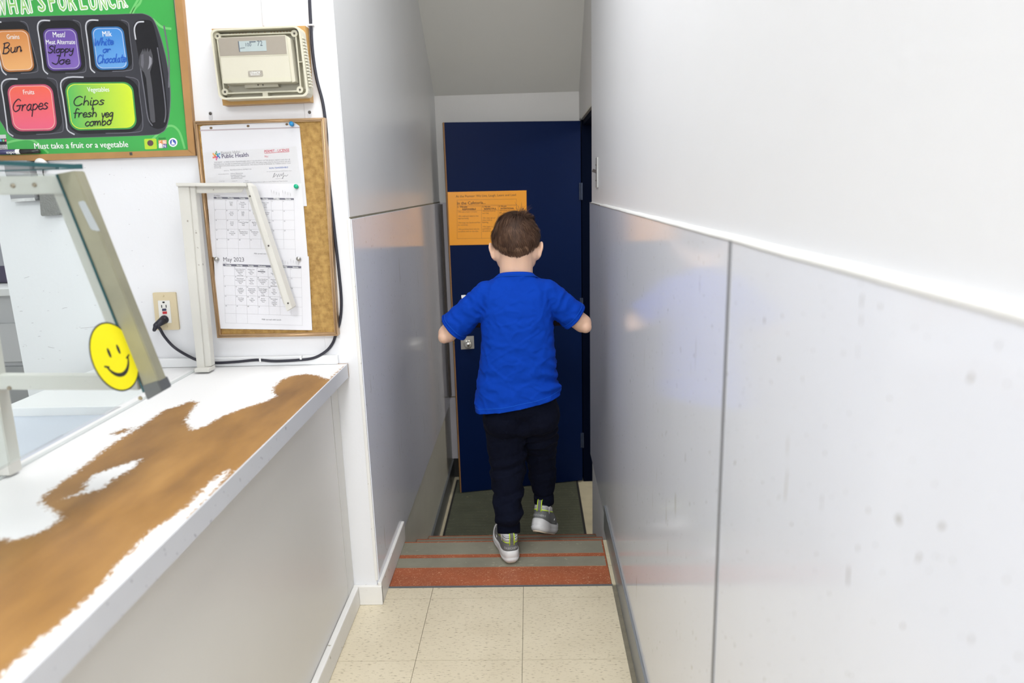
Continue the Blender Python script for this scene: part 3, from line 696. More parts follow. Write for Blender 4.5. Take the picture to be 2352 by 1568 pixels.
for k, (outer, card, c0, c1) in wells.items():
    t = plane_plate('tray_well', PB, rquad(outer, .28), .0006, .0003, TRAYD, mb)
    bm = bmesh.new()
    a, b2, c, d2 = outer
    def mid(p, q, t): return (p[0]*(1-t)+q[0]*t, p[1]*(1-t)+q[1]*t)
    ribbon(bm, [PB.at(*p)+PB.n*.0007 for p in spl2([mid(a, b2, .3), mid(a, b2, .1), mid(a, d2, .1), mid(a, d2, .35), mid(a, d2, .75), mid(d2, a, .08), mid(d2, c, .08)], 3)], PB.n, .0035); bm_obj('well_highlight', bm, HILI, t)
    bm = bmesh.new(); ribbon(bm, [PB.at(*p)+PB.n*.0007 for p in spl2([mid(b2, a, .15), mid(b2, c, .06), mid(b2, c, .3), mid(c, b2, .1), mid(c, d2, .12), mid(c, d2, .5)], 3)], PB.n, .0018); bm_obj('well_highlight', bm, HIL2, t)
    edge = tuple(x*.62 for x in c0); lite = tuple(min(1, x*.6+.32) for x in c1) if k != 'veg' else (.66, .80, .05)
    cd = plane_plate('menu_card', PB, rquad(card, .2), .0009, .0003, mat(k+' card edge', edge, .25), mb)
    plane_plate('card_border', PB, rquad(card, .2, shrink=3.4), .0011, .0003, mat(k+' card line', lite, .25), cd)
    p0, p1 = (PB.at(*card[0]), PB.at(*card[2]))
    ax = 0 if k == 'veg' else 2
    g = grad(k+' card ink', c1 if ax == 2 and k != 'fruits' else c0, c0 if ax == 2 and k != 'fruits' else c1, ax, (p1 if ax == 2 else p0)[ax]-off_mb[ax], (p0 if ax == 2 else p1)[ax]-off_mb[ax])
    plane_plate('card_face', PB, rquad(card, .2, shrink=5.0), .0013, .0003, g, cd)
# spork compartment
uw = [(306, 62), (312, 50), (325, 46), (343, 47), (352, 56), (362, 95), (376, 170), (384, 240), (385, 275), (378, 291), (364, 296), (350, 292), (342, 280), (334, 220), (322, 150)]
t = plane_plate('tray_well', PB, spl2(uw+[uw[0]], 3)[:-1], .0006, .0003, TRAYD, mb)
for pts, m_, w_ in (([(312, 90), (309, 66), (316, 52), (330, 50)], HILI, .0035), ([(322, 150), (332, 215), (340, 270), (350, 288)], HIL2, .003), ([(362, 110), (374, 190), (381, 255), (378, 280)], HIL2, .003), ([(377, 60), (388, 130), (388, 200)], HIL2, .004)):
    bm = bmesh.new(); ribbon(bm, [PB.at(*p)+PB.n*.0007 for p in spl2(pts, 4)], PB.n, w_); bm_obj('well_highlight', bm, m_, t)
SPK = mat('spork print', (.075, .075, .085), .2); SPK2 = mat('spork shine print', (.26, .26, .29), .2)
sk = [(329, 112), (331, 120), (333, 111), (336, 120), (339, 110), (342, 120), (346, 112), (351, 128), (352, 142), (348, 155), (345, 166), (350, 200), (356, 262), (357, 280), (351, 282), (346, 276), (340, 220), (336, 180), (331, 166), (323, 158), (319, 146), (321, 128)]
s2 = plane_plate('spork_picture', PB, sk, .0009, .0003, SPK, mb)
plane_plate('spork_shine', PB, [(343, 128), (349, 134), (349, 146), (344, 156), (340, 160), (343, 145)], .0011, .0002, SPK2, s2)
plane_plate('spork_shine', PB, [(325, 126), (330, 124), (331, 145), (329, 158), (324, 150)], .0011, .0002, mat('spork dim print', (.13, .13, .15), .2), s2)
WINK = mat('white ink', (.88, .9, .88), .3)
def txt(name, s, u0, v0, u1, v1, PL, d, m, parent, hs=1.0, off=0.0):
    acc = ([], []); add_text(acc, PL, s, u0, v0, u1, v1, d, hs)
    if off: 
        k = off*10*(u1-u0)/max(1, len(s))*.25
        add_text(acc, PL, s, u0+k, v0, u1+k, v1, d+.0002, hs)
    return text_obj(name, acc, m, parent)
for s, u0, u1, v in (('Grains', 17, 46, 90), ('Meat/', 123, 152, 86), ('Meat Alternate', 107, 174, 102), ('Milk', 237, 258, 84), ('Fruits', 55, 80, 217), ('Vegetables', 202, 252, 211)):
    txt('printed_word', s, u0, v, u1, v-.5, PB, .0016, WINK, mb, 1.25, .02)
txt('printed_line', 'Must take a fruit or a vegetable', 80, 342, 295, 337.5, PB, .0006, WINK, mb, 1.08, .035)
# title, letters bouncing
letters = "WHAT'S FOR LUNCH!"
xs = [-8, 22, 48, 64, 82, 88, 0, 114, 135, 158, 0, 184, 206, 229, 250, 270, 289]
wd = [28, 22, 22, 18, 6, 20, 0, 18, 22, 21, 0, 19, 21, 20, 18, 19, 7]
vb = [36, 33, 33, 31, 10, 27, 0, 27, 26, 25, 0, 23, 24, 24, 21, 20, 18]
TFILL = mat('lime title ink', (.30, .62, .17), .25)
for c, x, w_, v in zip(letters, xs, wd, vb):
    if c == ' ': continue
    hsv = 1.0
    V, Fc, W = text_geo(c, 0.05)
    hs = 31/(.72*w_/W) if c not in "'" else 1.6
    acc = ([], []); ti = len(bpy.data.objects) % 7
    for q in range(8):
        ou, ov = 2.4*math.cos(q*math.pi/4), 2.4*math.sin(q*math.pi/4)
        add_text(acc, PB, c, x+2.6+ou, v-1.5+ov, x+w_-2.6+ou, v-2.8+ov, .0004+.00005*q+(.000012*(x % 4)), hs*.98*(w_/(w_-5.2 if w_ > 9 else w_)))
    text_obj('title_letter', acc, WINK, mb)
    txt('title_letter', c, x+2.6, v-1.5, x+w_-2.6, v-2.8, PB, .0010, TFILL, mb, hs*.98*(w_/(w_-5.2 if w_ > 9 else w_)), 0.0)
# logos in the print
plane_plate('logo_patch', PB, rquad([(331, 319), (359, 318), (361, 342), (333, 343)], .12), .0004, .0003, mat('lime logo', (.45, .66, .04), .3), mb)
plane_plate('logo_plate_picture', PB, rquad([(338, 322), (352, 321.5), (353, 335), (339, 335.5)], .5, 8), .0007, .0003, mat('dark logo dish', (.10, .05, .06), .3, var=.8, vscale=120), mb)
for (a, b3), c in (((364, 322), (.75, .25, .06)), ((373.5, 321.6), (.80, .42, .30)), ((364.6, 331), (.75, .70, .66)), ((374, 330.6), (.10, .09, .32))):
    plane_plate('logo_square', PB, [(a, b3), (a+9, b3-.3), (a+9.4, b3+8.8), (a+.4, b3+9.1)], .0004, .0003, mat('logo ink %d%d' % (a, b3), c, .3), mb)
acc = ([], [])
for s, u, v in (('C', 366, 330), ('N', 375, 329.6), ('P', 366.8, 339), ('N', 376, 338.6)): add_text(acc, PB, s, u, v, u+5.5, v-.2, .0008, 1.05, .01)
text_obj('logo_letters', acc, WINK, mb)
txt('printed_word', 'IDAHO', 365, 320, 381, 319.4, PB, .0005, BLK, mb)
plane_plate('logo_disc', PB, rquad([(387, 317), (407, 316.6), (408, 337), (388, 337.4)], .5, 8), .0004, .0003, WINK, mb)
plane_plate('logo_disc_inner', PB, rquad([(390, 320), (404, 319.6), (405, 334), (391, 334.4)], .5, 8), .0006, .0002, mat('blue logo', (.05, .10, .42), .3), mb)
plane_plate('logo_state_picture', PB, [(395.5, 321.5), (397, 321.5), (397.5, 326), (401, 328), (402, 332), (394, 332)], .0008, .0002, WINK, mb)
lb = plane_plate('logo_label', PB, [(-14, 310), (13, 309), (18, 343), (-9, 344)], .0004, .0003, mat('pale label', (.6, .62, .62), .3), mb)
plane_plate('label_picture', PB, [(-12, 319), (14.5, 318), (16, 332), (-10, 333)], .0006, .0002, TRAYD, lb)
for a, c in ((0, (.1, .35, .6)), (6, (.2, .6, .25)), (11, (.7, .12, .2))):
    plane_plate('label_spot', PB, [(a, 320), (a+4, 320), (a+4.6, 325), (a+.6, 325)], .0008, .0002, mat('label spot %d' % a, c, .3), lb)
acc = ([], [])
add_text(acc, PB, 'SCHOOL', -9, 338, 16.5, 337, .0007); add_text(acc, PB, 'MEALS', 1, 343, 17, 342.5, .0007); text_obj('printed_word', acc, BLK, lb)
INK = mat('black marker ink', (.012, .008, .02), .5); INKB = mat('blue marker ink', (.008, .10, .50), .5)
for s, u0, v0, u1, v1, xh, m_ in (('Bun', 8, 124, 52, 118, 12, INK), ('Sloppy', 112, 122, 170, 120, 8.5, INK), ('Joe', 122, 148, 163, 147, 10, INK), ('White', 217, 106, 262, 102, 8.5, INKB), ('or', 237, 121, 255, 121, 8, INKB), ('Chocolate', 224, 146, 291, 142, 9.5, INKB),
    ('Grapes', 30, 257, 112, 250, 14, INK), ('Chips', 169, 243, 241, 240, 10.5, INK), ('fresh', 170, 270, 224, 268, 10, INK), ('veg', 234, 270, 262, 268, 10, INK), ('combo', 196, 290, 258, 286, 10, INK)):
    handwriting('handwritten_word', PB, s, u0, v0, u1, v1, xh, m_, mb, .0018)
# marker on the frame ledge
mk = thing('dry_erase_marker', PBF.at(40, 350), 'black capped white dry erase marker on the menu board frame', 'marker')
PM = Plane((0, YW-.024, 0), (0, -1, 0))
def mcyl(name, u0, u1, r, m_, r1=None):
    bm = bmesh.new(); add_cyl(bm, PM.at(u0, 349.5-u0*.026), PM.at(u1, 349.5-u1*.026), r, r1, 18); return bm_obj(name, bm, m_, mk, True)
bar_ = mcyl('barrel', -40, 49, .0068, mat('white plastic', (.82, .82, .80), .35)); mcyl('cap', 48, 90, .0072, mat('black plastic', (.02, .02, .02), .3), .0058)
mcyl('label_sleeve', -40, 38, .0070, mat('navy sleeve', (.05, .05, .13), .35))
txt('printed_word', 'expo', 15, 353, 34, 352, Plane((0, YW-.0315, 0), (0, -1, 0)), 0, WINK, bar_, .9, .02)

# things below the menu board
er = thing('felt_eraser', PW.at(118, 480), 'grey felt eraser hanging under the menu board', 'eraser')
FELT = mat('grey felt', (.23, .23, .22), .95, var=.15, vscale=60, bump=.6, bscale=200)
PE = Plane((0, YW-.022, 0), (0, -1, 0))
plane_plate('felt', PE, rquad([(88, 430), (129, 430), (137, 493), (93, 497)], .12), 0, .014, FELT, er)
plane_plate('backing', PE, [(92, 428), (131, 428), (139, 491), (97, 495)], -.012, .010, BLK, er)
bm = bmesh.new(); c = PW.at(104, 377); add_cyl(bm, c, c+Vector((0, -.02, 0)), .012, .016, 20); add_ell(bm, c+Vector((0, -.02, 0)), (.016, .008, .016)); bm_obj('hook', bm, MATS['white plastic'], er, True)
bm = bmesh.new(); add_cyl(bm, PW.at(104, 380)+Vector((0, -.01, 0)), PW.at(108, 436)+Vector((0, -.014, 0)), .0015, None, 8); bm_obj('cord', bm, BLK, er)
wbx = thing('wall_box', PW.at(48, 455), 'small grey metal box on the wall left of the eraser', 'box')
PX = Plane((0, YW-.03, 0), (0, -1, 0))
plane_plate('shell', PX, rquad([(6, 369), (62, 368), (80, 460), (25, 463)], .06), 0, .03, mat('grey box paint', (.28, .28, .29), .45, var=.08), wbx)
plane_plate('lid_edge', PX, [(24, 457), (78, 454), (80, 461), (26, 464)], .001, .002, mat('white worn edge', (.6, .6, .6), .5, var=.3, vscale=80), wbx)

# ------------------------------------------------------------------ thermostat in its guard
th = thing('thermostat', PW.at(615, 238), 'beige thermostat in an open guard case on a wood block', 'thermostat')
WOOD = mat('varnished wood block', (.50, .285, .085), .4, var=.2, vscale=16, stretch=(.4, 1, 4), bump=.1, bscale=60)
BEI = mat('beige plastic', (.60, .575, .47), .35, var=.02); BEI2 = mat('pale beige plastic', (.64, .615, .49), .35, var=.02)
PT = Plane((0, YW-.034, 0), (0, -1, 0))
plane_plate('wood_block', PT, [(486, 66), (701, 59), (712, 233), (512, 242)], 0, .0335, WOOD, th)
PC = Plane((0, YW-.078, 0), (0, -1, 0))
qc = [(482, 67), (688, 58), (709, 221), (503, 229)]
def case_ring(name, q, wpx, depth, m_, parent, PL, r=.08):
    bm = bmesh.new(); A = [PL.at(u, v) for u, v in rquad(q, r, 4)]; B = [PL.at(u, v) for u, v in rquad(q, r, 4, wpx)]
    k = len(A); L4 = [[bm.verts.new(p) for p in A], [bm.verts.new(p) for p in B], [bm.verts.new(p+Vector((0, depth, 0))) for p in B], [bm.verts.new(p+Vector((0, depth, 0))) for p in A]]
    for a in range(4):
        for i in range(k): j = (i+1) % k; bm.faces.new((L4[a][i], L4[a][j], L4[(a+1) % 4][j], L4[(a+1) % 4][i]))
    return bm_obj(name, bm, m_, parent)
case_ring('guard_wall', qc, 4, .044, BEI2, th, PC)
plane_plate('guard_back', PC, rquad([(485, 70), (686, 61), (706, 219), (505, 226)], .08), -.038, .006, BEI, th)
inner = [(496, 79), (680, 73), (693, 210), (514, 216)]
PI = Plane((0, YW-.066, 0), (0, -1, 0))
case_ring('inner_frame', inner, 3, .026, BEI2, th, PI, .05)
for (u, v) in ((500, 83), (676, 77), (689, 206), (517, 211)):
    bm = bmesh.new(); p = PI.at(u, v); add_cyl(bm, p+Vector((0, -.001, 0)), p+Vector((0, .025, 0)), .0085, None, 16); lu = bm_obj('screw_lug', bm, BEI2, th)
    screw('screw', p+Vector((0, -.001, 0)), .003, DK, lu)
for (u, v) in ((496, 78), (684, 70), (514, 220), (698, 215)):
    p = Plane((0, YW-.041, 0), (0, -1, 0)).at(u, v); screw('mounting_screw', p, .005, mat('zinc screw', (.35, .35, .36), .35, metal=.8), th)
# vent slots along the guard
SLOT = mat('wood seen through slot', (.42, .25, .09), .6)
for k in range(22):
    if k in (6, 10, 12): continue
    u = 512+k*7.4; v = 71-k*.32
    q = [(u, v-2), (u+3, v-2), (u+6.5, v+4), (u+3.4, v+4)]
    plane_plate('vent_slot', PC, q, -.0375, .0008, SLOT, th)
for k in range(15):
    v = 92+k*8.4; u = 491+k*1.25
    plane_plate('vent_slot', PC, [(u, v), (u+5.5, v+1), (u+5.8, v+4), (u+.3, v+3)], -.0375, .0008, SLOT, th)
for k in range(16):
    v = 84+k*7.4; a = PC.at(691.5+k*1.12, v)
    box('vent_tooth', a+Vector((-.001, .008, -.003)), a+Vector((.0035, .03, .001)), BEI2, th)
box('guard_bridge', PI.at(603, 213)+Vector((0, -.001, 0)), PI.at(616, 222)+Vector((0, .02, 0)), BEI2, th)
box('guard_bridge', PI.at(687, 141)+Vector((0, 0, 0)), PI.at(694, 143)+Vector((0, .02, 0)), BEI2, th)
PU = Plane((0, YW-.090, 0), (0, -1, 0))
uq = [(501, 87), (657, 80), (669, 188), (513, 192)]
un = plane_plate('control_unit', PU, rquad(uq, .03, 3), 0, .040, BEI, th)
plane_plate('control_side', PU, [(657, 81), (664, 86), (676, 186), (669, 188)], -.008, .030, BEI, un)
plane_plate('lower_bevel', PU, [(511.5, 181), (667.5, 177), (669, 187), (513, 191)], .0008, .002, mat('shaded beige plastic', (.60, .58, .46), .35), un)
plane_plate('display_panel', PU, [(502, 88), (655, 82), (659, 124), (506, 129)], .0008, .001, mat('taupe panel', (.33, .295, .245), .35), un)
plane_plate('panel_line', PU, [(505, 129.6), (661, 124.6), (661.2, 126), (505.2, 131)], .0008, .001, BEI2, un)
lc = plane_plate('lcd', PU, [(547, 95), (611, 93), (613, 117), (550, 119)], .0014, .001, mat('lcd grey', (.42, .49, .49), .15), un)
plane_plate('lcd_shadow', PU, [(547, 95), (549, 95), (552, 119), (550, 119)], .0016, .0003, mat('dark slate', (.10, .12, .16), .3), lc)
LCDI = mat('lcd ink', (.09, .11, .14), .3)
acc = ([], []); add_text(acc, PU, '100', 565, 107, 578, 106.5, .0018, 1.1); add_text(acc, PU, '72', 592, 106, 604, 105.4, .0018, 1.25)
text_obj('lcd_digits', acc, LCDI, lc)
bm = bmesh.new(); ribbon(bm, [PU.at(552, 111)+PU.n*.0017, PU.at(563, 110)+PU.n*.0017], PU.n, .0012); ribbon(bm, [PU.at(574, 96.5)+PU.n*.0017, PU.at(587, 96)+PU.n*.0017], PU.n, .0025); bm_obj('lcd_marks', bm, LCDI, lc); 
lp = plane_plate('logo_plate', PU, rquad([(570, 163), (603, 161.5), (604.5, 174.5), (571.5, 176)], .15, 3), .0014, .002, mat('taupe logo plate', (.36, .33, .28), .3), un)
txt('logo_lettering', 'LENNOX', 575.5, 170.6, 598.5, 169.4, PU, .0018, WINK, lp, 1.35, .03)
plane_plate('logo_underline', PU, [(576, 172), (597, 171), (597, 172), (576, 173)], .0017, .0003, WINK, lp)
PK = Plane((0, YW-.06, 0), (0, -1, 0))
plane_plate('connector_block', PK, [(561, 193), (637, 191), (640, 199), (563, 202)], 0, .02, BEI, un)
for u in (593, 604): screw('connector_hole', PK.at(u, 195), .002, DK, un)
# thin wire above the thermostat
bm = bmesh.new(); add_tube(bm, [PW.at(580, -560)+Vector((0, -.003, 0)), PW.at(590, -260)+Vector((0, -.003, 0)), PW.at(600, -60)+Vector((0, -.003, 0)), PW.at(603, 20)+Vector((0, -.003, 0)), PW.at(606.5, 60)+Vector((0, -.003, 0))], .0022, 8)
tag(bm_obj('wall_wire', bm, mat('painted wire', (.62, .63, .66), .5)), 'thin white wire running up the wall above the thermostat', 'wire')

# ------------------------------------------------------------------ cork board and papers
ck = thing('cork_board', PW.at(640, 773), 'burlap pin board in a bronze frame with pinned papers', 'pin board')
m = bpy.data.materials.new('burlap'); m.use_nodes = True; T = NT(m); b = T.n['Principled BSDF']; b.inputs['Roughness'].default_value = .9
tc = T.add('ShaderNodeTexCoord'); outs = []
for rot in (0, 1):
    wv = T.add('ShaderNodeTexWave', wave_type='BANDS', bands_direction='X' if rot == 0 else 'Z'); wv.inputs['Scale'].default_value = 95; wv.inputs['Distortion'].default_value = 2.0; wv.inputs['Detail'].default_value = 3; wv.inputs['Detail Scale'].default_value = .6
    T.link(tc.outputs['Object'], wv.inputs['Vector']); outs.append(wv.outputs['Fac'])
mm = T.add('ShaderNodeMath', operation='MULTIPLY'); T.link(outs[0], mm.inputs[0]); T.link(outs[1], mm.inputs[1])
nz = T.add('ShaderNodeTexNoise'); nz.inputs['Scale'].default_value = 60; T.link(tc.outputs['Object'], nz.inputs['Vector'])
a2 = T.add('ShaderNodeMath', operation='ADD'); T.link(mm.outputs[0], a2.inputs[0]); T.link(nz.outputs['Fac'], a2.inputs[1])
cr = T.add('ShaderNodeValToRGB'); e = cr.color_ramp.elements; e[0].position = .4; e[0].color = (.25, .13, .035, 1); e[1].position = 1.3 if False else 1.0; e[1].color = (.62, .40, .13, 1)
T.link(a2.outputs[0], cr.inputs[0]); T.link(cr.outputs[0], b.inputs['Base Color'])
bp = T.add('ShaderNodeBump'); bp.inputs['Strength'].default_value = .5; bp.inputs['Distance'].default_value = .002; T.link(mm.outputs[0], bp.inputs['Height']); T.link(bp.outputs[0], b.inputs['Normal'])
BURLAP = m
PKB = Plane((0, YW-.026, 0), (0, -1, 0))
PCK = Plane((0, YW-.018, 0), (0, -1, 0))
bo = [(444.5, 278), (745, 270), (776, 771), (499, 776)]
plane_plate('burlap_panel', PCK, [(448, 282), (741, 274), (772, 767), (502, 772)], 0, .016, BURLAP, ck)
BRZ = mat('bronze frame', (.44, .29, .16), .3, metal=.55, var=.2, vscale=30)
def inset(q, k):
    cx = sum(p[0] for p in q)/4; cy = sum(p[1] for p in q)/4
    return [(p[0]+(k if p[0] < cx else -k), p[1]+(k if p[1] < cy else -k)) for p in q]
bi = inset(bo, 8)
for i in range(4):
    j = (i+1) % 4
    fr = plane_plate('frame_rail', PKB, [bo[i], bo[j], bi[j], bi[i]], 0, .0255, BRZ, ck)
    bm = bmesh.new(); c0 = [tuple((bo[n][k]*.5+bi[n][k]*.5) for k in (0, 1)) for n in (i, j)]
    add_tube(bm, [PKB.at(*c0[0]), PKB.at(*c0[1])], .0022, 8); bm_obj('frame_bead', bm, BRZ, fr, True)
for (u, v0, v1) in ((711.5, 253, 271), (484, 256, 276)):
    tb = plane_plate('hanger_tab', PW, rquad([(u-4.5, v0), (u+4, v0), (u+5, v1), (u-3.5, v1)], .45, 4), .002, .0018, mat('zinc tab', (.66, .66, .68), .3, metal=.4), ck)
    screw('screw', PW.surf(u-.2, v0+5, .002), .0045, DK, tb)
PAPER = mat('white paper', (.74, .74, .77), .6); GREYP = mat('pale grey paper', (.65, .65, .665), .6)
PLAST = mat('clear sleeve', (.72, .72, .75), .15, spec=.6)
PP = Plane((0, YW-.0195, 0), (0, -1, 0))
ps = thing('permit_sheet', PP.at(580, 474), 'public health permit in a plastic sleeve at the top of the pin board', 'notice')
plane_plate('sleeve', PP, [(460, 291), (466, 288.5), (560, 284), (673, 279), (688, 289), (705, 473), (478, 480)], .0005, .0008, PLAST, ps)
plane_plate('sleeve_seam', PP, [(459, 298), (688, 291.5), (688.3, 294), (459.5, 301)], .0008, .0003, mat('sleeve seam', (.45, .38, .40), .4), ps)
for u, v in ((485, 294), (570, 289.5), (659, 285.5)):
    plane_plate('punch_hole', PP, rquad([(u-3.5, v-2.6), (u+3.2, v-2.8), (u+3.5, v+2.4), (u-3.2, v+2.6)], .5, 4), .0008, .0003, mat('hole shade', (.16, .10, .05), .8), ps)
pap = plane_plate('permit_paper', PP, [(468, 350), (681, 336), (694, 440), (480, 446)], .001, .0003, GREYP, ps)
IDK = mat('grey ink', (.12, .12, .14), .6); IPUR = mat('purple ink', (.075, .06, .14), .6); IRED = mat('red ink', (.62, .08, .12), .6); IBLU = mat('blue ink', (.08, .16, .45), .6); ILT = mat('light grey ink', (.32, .32, .34), .6); ILT2 = mat('faint grey ink', (.5, .5, .52), .6)
D1 = .0014
txt('printed_line', 'Eastern Idaho', 509, 354.5, 552, 351, PP, D1, ILT, ps, 1.1)
txt('printed_line', 'Public Health', 510.5, 363.5, 571.5, 359.5, PP, D1, IPUR, ps, 1.1, .025)
txt('printed_line', 'PERMIT - LICENSE', 608, 350.6, 665, 347, PP, D1, IRED, ps, 1.1, .02)
plane_plate('underline', PP, [(608, 351.6), (665, 348), (665, 348.8), (608, 352.4)], D1, .0002, IRED, ps)
txt('printed_line', 'No:', 609, 361.5, 617, 361, PP, D1, IRED, ps, 1.1)
txt('printed_line', 'NON-TRANSFERABLE', 619, 388, 662, 385.6, PP, D1, IBLU, ps, 1.1)
acc = ([], [])
for s, a, b4, v in (('THIS PERMIT - LICENSE IS NON-TRANSFERABLE AND IS THE PROPERTY OF THE ISSUING AGENCY AND MAY BE', 492, 667, 374.5), ('REVOKED FOR FAILURE TO MAINTAIN COMPLIANCE WITH THE APPLICABLE HEALTH REGULATIONS OR ANY', 492, 668, 379), ('APPLICABLE STATE AND LOCAL LAWS, ORDINANCES, AND REGULATIONS AS REFERRED TO THEREIN IDAHO CODE', 492.5, 668, 383), ('39-414 (2)', 493, 508, 387)):
    add_text(acc, PP, s, a, v, b4, v-7*(b4-a)/175, D1, 1.15)
for s, a, b4, v in (('ISSUED TO', 515, 526, 393), ('SALMON SCHOOL DISTRICT 291', 529, 578, 391.6), ('FOR THE OPERATION OF', 502, 526, 401), ('Salmon Elementary', 530, 559, 400), ('PIONEER SCHOOL', 530.5, 557, 404), ('907 SHARKEY STREET', 531, 565, 407.6), ('SALMON ID 83467', 531.5, 558, 411), ('License Type', 504, 516, 417), ('License No', 534, 546, 416.5), ('Expires', 563, 571, 416), ('Bonneville, Clark, Custer, Fremont, Jefferson, Lemhi, Madison and Teton Counties', 560, 661, 420.5), ('NOT VALID WITHOUT SIGNATURE OF ENVIRONMENTAL HEALTH', 613, 670, 395)):
    add_text(acc, PP, s, a, v, b4, v-.04*(b4-a), D1, 1.1)
text_obj('small_print', acc, ILT, ps)
bm = bmesh.new(); ribbon(bm, [PP.at(*p)+PP.n*D1 for p in spl2([(627, 408), (630, 399), (632, 398), (629, 407), (636, 400), (637, 407), (641, 399), (642, 406), (646, 399), (647, 404), (652, 396), (650, 408), (648, 410), (655, 402), (657, 405), (662, 401)], 3)], PP.n, .0007); bm_obj('signature', bm, IDK, ps)
plane_plate('signature_line', PP, [(633, 410.5), (652, 409.8), (652, 410.2), (633, 410.9)], D1, .0002, ILT, ps)
for k, c in enumerate(((.12, .32, .16), (.05, .30, .50), (.06, .14, .42), (.55, .08, .25), (.70, .12, .08), (.75, .32, .06))):
    t = math.radians(90-60*k); cx, cy = 497.5, 357.5
    bm = bmesh.new(); ribbon(bm, [PP.at(cx+3*math.cos(t), cy-3*math.sin(t))+PP.n*D1, PP.at(cx+5.4*math.cos(t+.3), cy-5.4*math.sin(t+.3))+PP.n*D1], PP.n, .0042)
    p = PP.at(cx+8.4*math.cos(t), cy-8.4*math.sin(t))+PP.n*D1; ribbon(bm, [p, p+Vector((.0001, 0, 0))], PP.n, .0045)
    bm_obj('logo_figure', bm, mat('logo figure %d' % k, c, .5), ps)

DAYS = ['Sunday', 'Monday', 'Tuesday', 'Wednesday', 'Thursday', 'Friday', 'Saturday']
def calendar(label, PL, page, hdr, grid, rows, title, sub, notes, cells, foot):
    """grid: TL, TR, BR, BL pixel corners of the day grid; rows: fractions of its height"""
    t = thing('calendar_page', PL.at(*[(page[2][k]+page[3][k])/2 for k in (0, 1)]), label, 'calendar')
    plane_plate('paper', PL, page, .0003, .0006, PAPER, t)
    tl, tr, br2, bl = grid
    def g(a, b): return tuple((tl[k]*(1-a)+tr[k]*a)*(1-b)+(bl[k]*(1-a)+br2[k]*a)*b for k in (0, 1))
    hb = plane_plate('header_bar', PL, hdr, .0006, .0003, mat('slate header', (.15, .15, .19), .6), t)
    bm = bmesh.new()
    for r_ in rows:
        ribbon(bm, [PL.at(*g(0, r_))+PL.n*.0006, PL.at(*g(1, r_))+PL.n*.0006], PL.n, .0006)
    for c in range(8):
        end = 1.0 if c in (0, 1, 2, 7) else rows[-2]
        ribbon(bm, [PL.at(*g(c/7, 0))+PL.n*.0006, PL.at(*g(c/7, end))+PL.n*.0006], PL.n, .0006)
    tag(bm_obj('grid_lines', bm, ILT2, t), kind='stuff')
    acc = ([], []); 
    for c, dname in enumerate(DAYS):
        f = (c+.5)/7; a = [hdr[0][k]*(1-f)+hdr[1][k]*f for k in (0, 1)]; b = [hdr[3][k]*(1-f)+hdr[2][k]*f for k in (0, 1)]
        w_ = 13.5 if len(dname) < 9 else 18
        add_text(acc, PL, dname, a[0]*.5+b[0]*.5-w_/2, a[1]*.25+b[1]*.75, a[0]*.5+b[0]*.5+w_/2, a[1]*.25+b[1]*.75+w_*.04, .001, 1.0, .02)
    text_obj('header_words', acc, WINK, hb)
    acc = ([], []); day = 0
    for r_ in range(5):
        for c in range(7):
            n = r_*7+c
            if n < 1 or n > 31: continue
            p = g((c+.06)/7, rows[r_]+.028); add_text_h(acc, PL, str(n), p[0], p[1], 2.6, .0007, 'l')
    tag(text_obj('day_numbers', acc, IDK, t), kind='stuff')
    acc = ([], [])
    for (r_, c), lines in cells.items():
        for k, s in enumerate(lines):
            p = g((c+.5)/7, rows[r_]+.052+k*.0285)
            V, Fc, W = text_geo(s); w_ = min(W*2.9, 23)
            add_text(acc, PL, s, p[0]-w_/2, p[1], p[0]+w_/2, p[1]+w_*.02, .0007, 1.2)
    tag(text_obj('menu_text', acc, IDK, t), kind='stuff')
    for s, u0, v0, u1, v1, m_, hs in title: txt('printed_line', s, u0, v0, u1, v1, PL, .0007, m_, t, hs)
    acc = ([], [])
    for u, v in notes:
        for r_ in range(5):
            for c in range(7):
                add_text(acc, PL, str((r_*7+c) % 9+1), u+c*3.0, v+r_*2.5, u+c*3.0+.9, v+r_*2.5, .0007)
    tag(text_obj('mini_calendar', acc, ILT2, t), kind='stuff')
    p = g(.60, foot); txt('printed_line', sub, p[0]-22, p[1], p[0]+22, p[1]+1, PL, .0007, IDK, t)
    return t
PC1 = Plane((0, YW-.0212, 0), (0, -1, 0)); PC2 = Plane((0, YW-.0226, 0), (0, -1, 0))
br_cells = {(0, 1): ['Cereal', 'Bagel', 'Fruit'], (0, 2): ['Pancakes', 'Cinnamon Bar', 'Fruit', 'Syrup'], (0, 3): ['Waffle', 'Fruit'], (0, 4): ['French Toast', 'Muffin', 'Fruit', 'Syrup'], (1, 1): ['Cereal', 'Pop Tart', 'Fruit'], (1, 2): ['Muffin', 'Bagel', 'Fruit'], (1, 3): ['Cereal', 'Fruit'], (1, 4): ['Breakfast Pizza', 'Ham Sample', 'Fruit'], (2, 1): ['Cereal', 'Donuts', 'Fruit'], (2, 2): ['Cinnamon Toast Bagel', 'Muffin', 'Fruit'], (2, 3): ['Egg Biscuit', 'Cereal', 'Fruit'], (2, 4): ['Waffle on a Stick', 'Yogurt'], (3, 1): ['Cereal', 'Oatmeal Bar', 'Fruit'], (3, 2): ['Breakfast Bowls', 'Cinnamon Roll', 'Fruit'], (3, 3): ['Breakfast Bar', 'Cheerios', 'Fruit']}
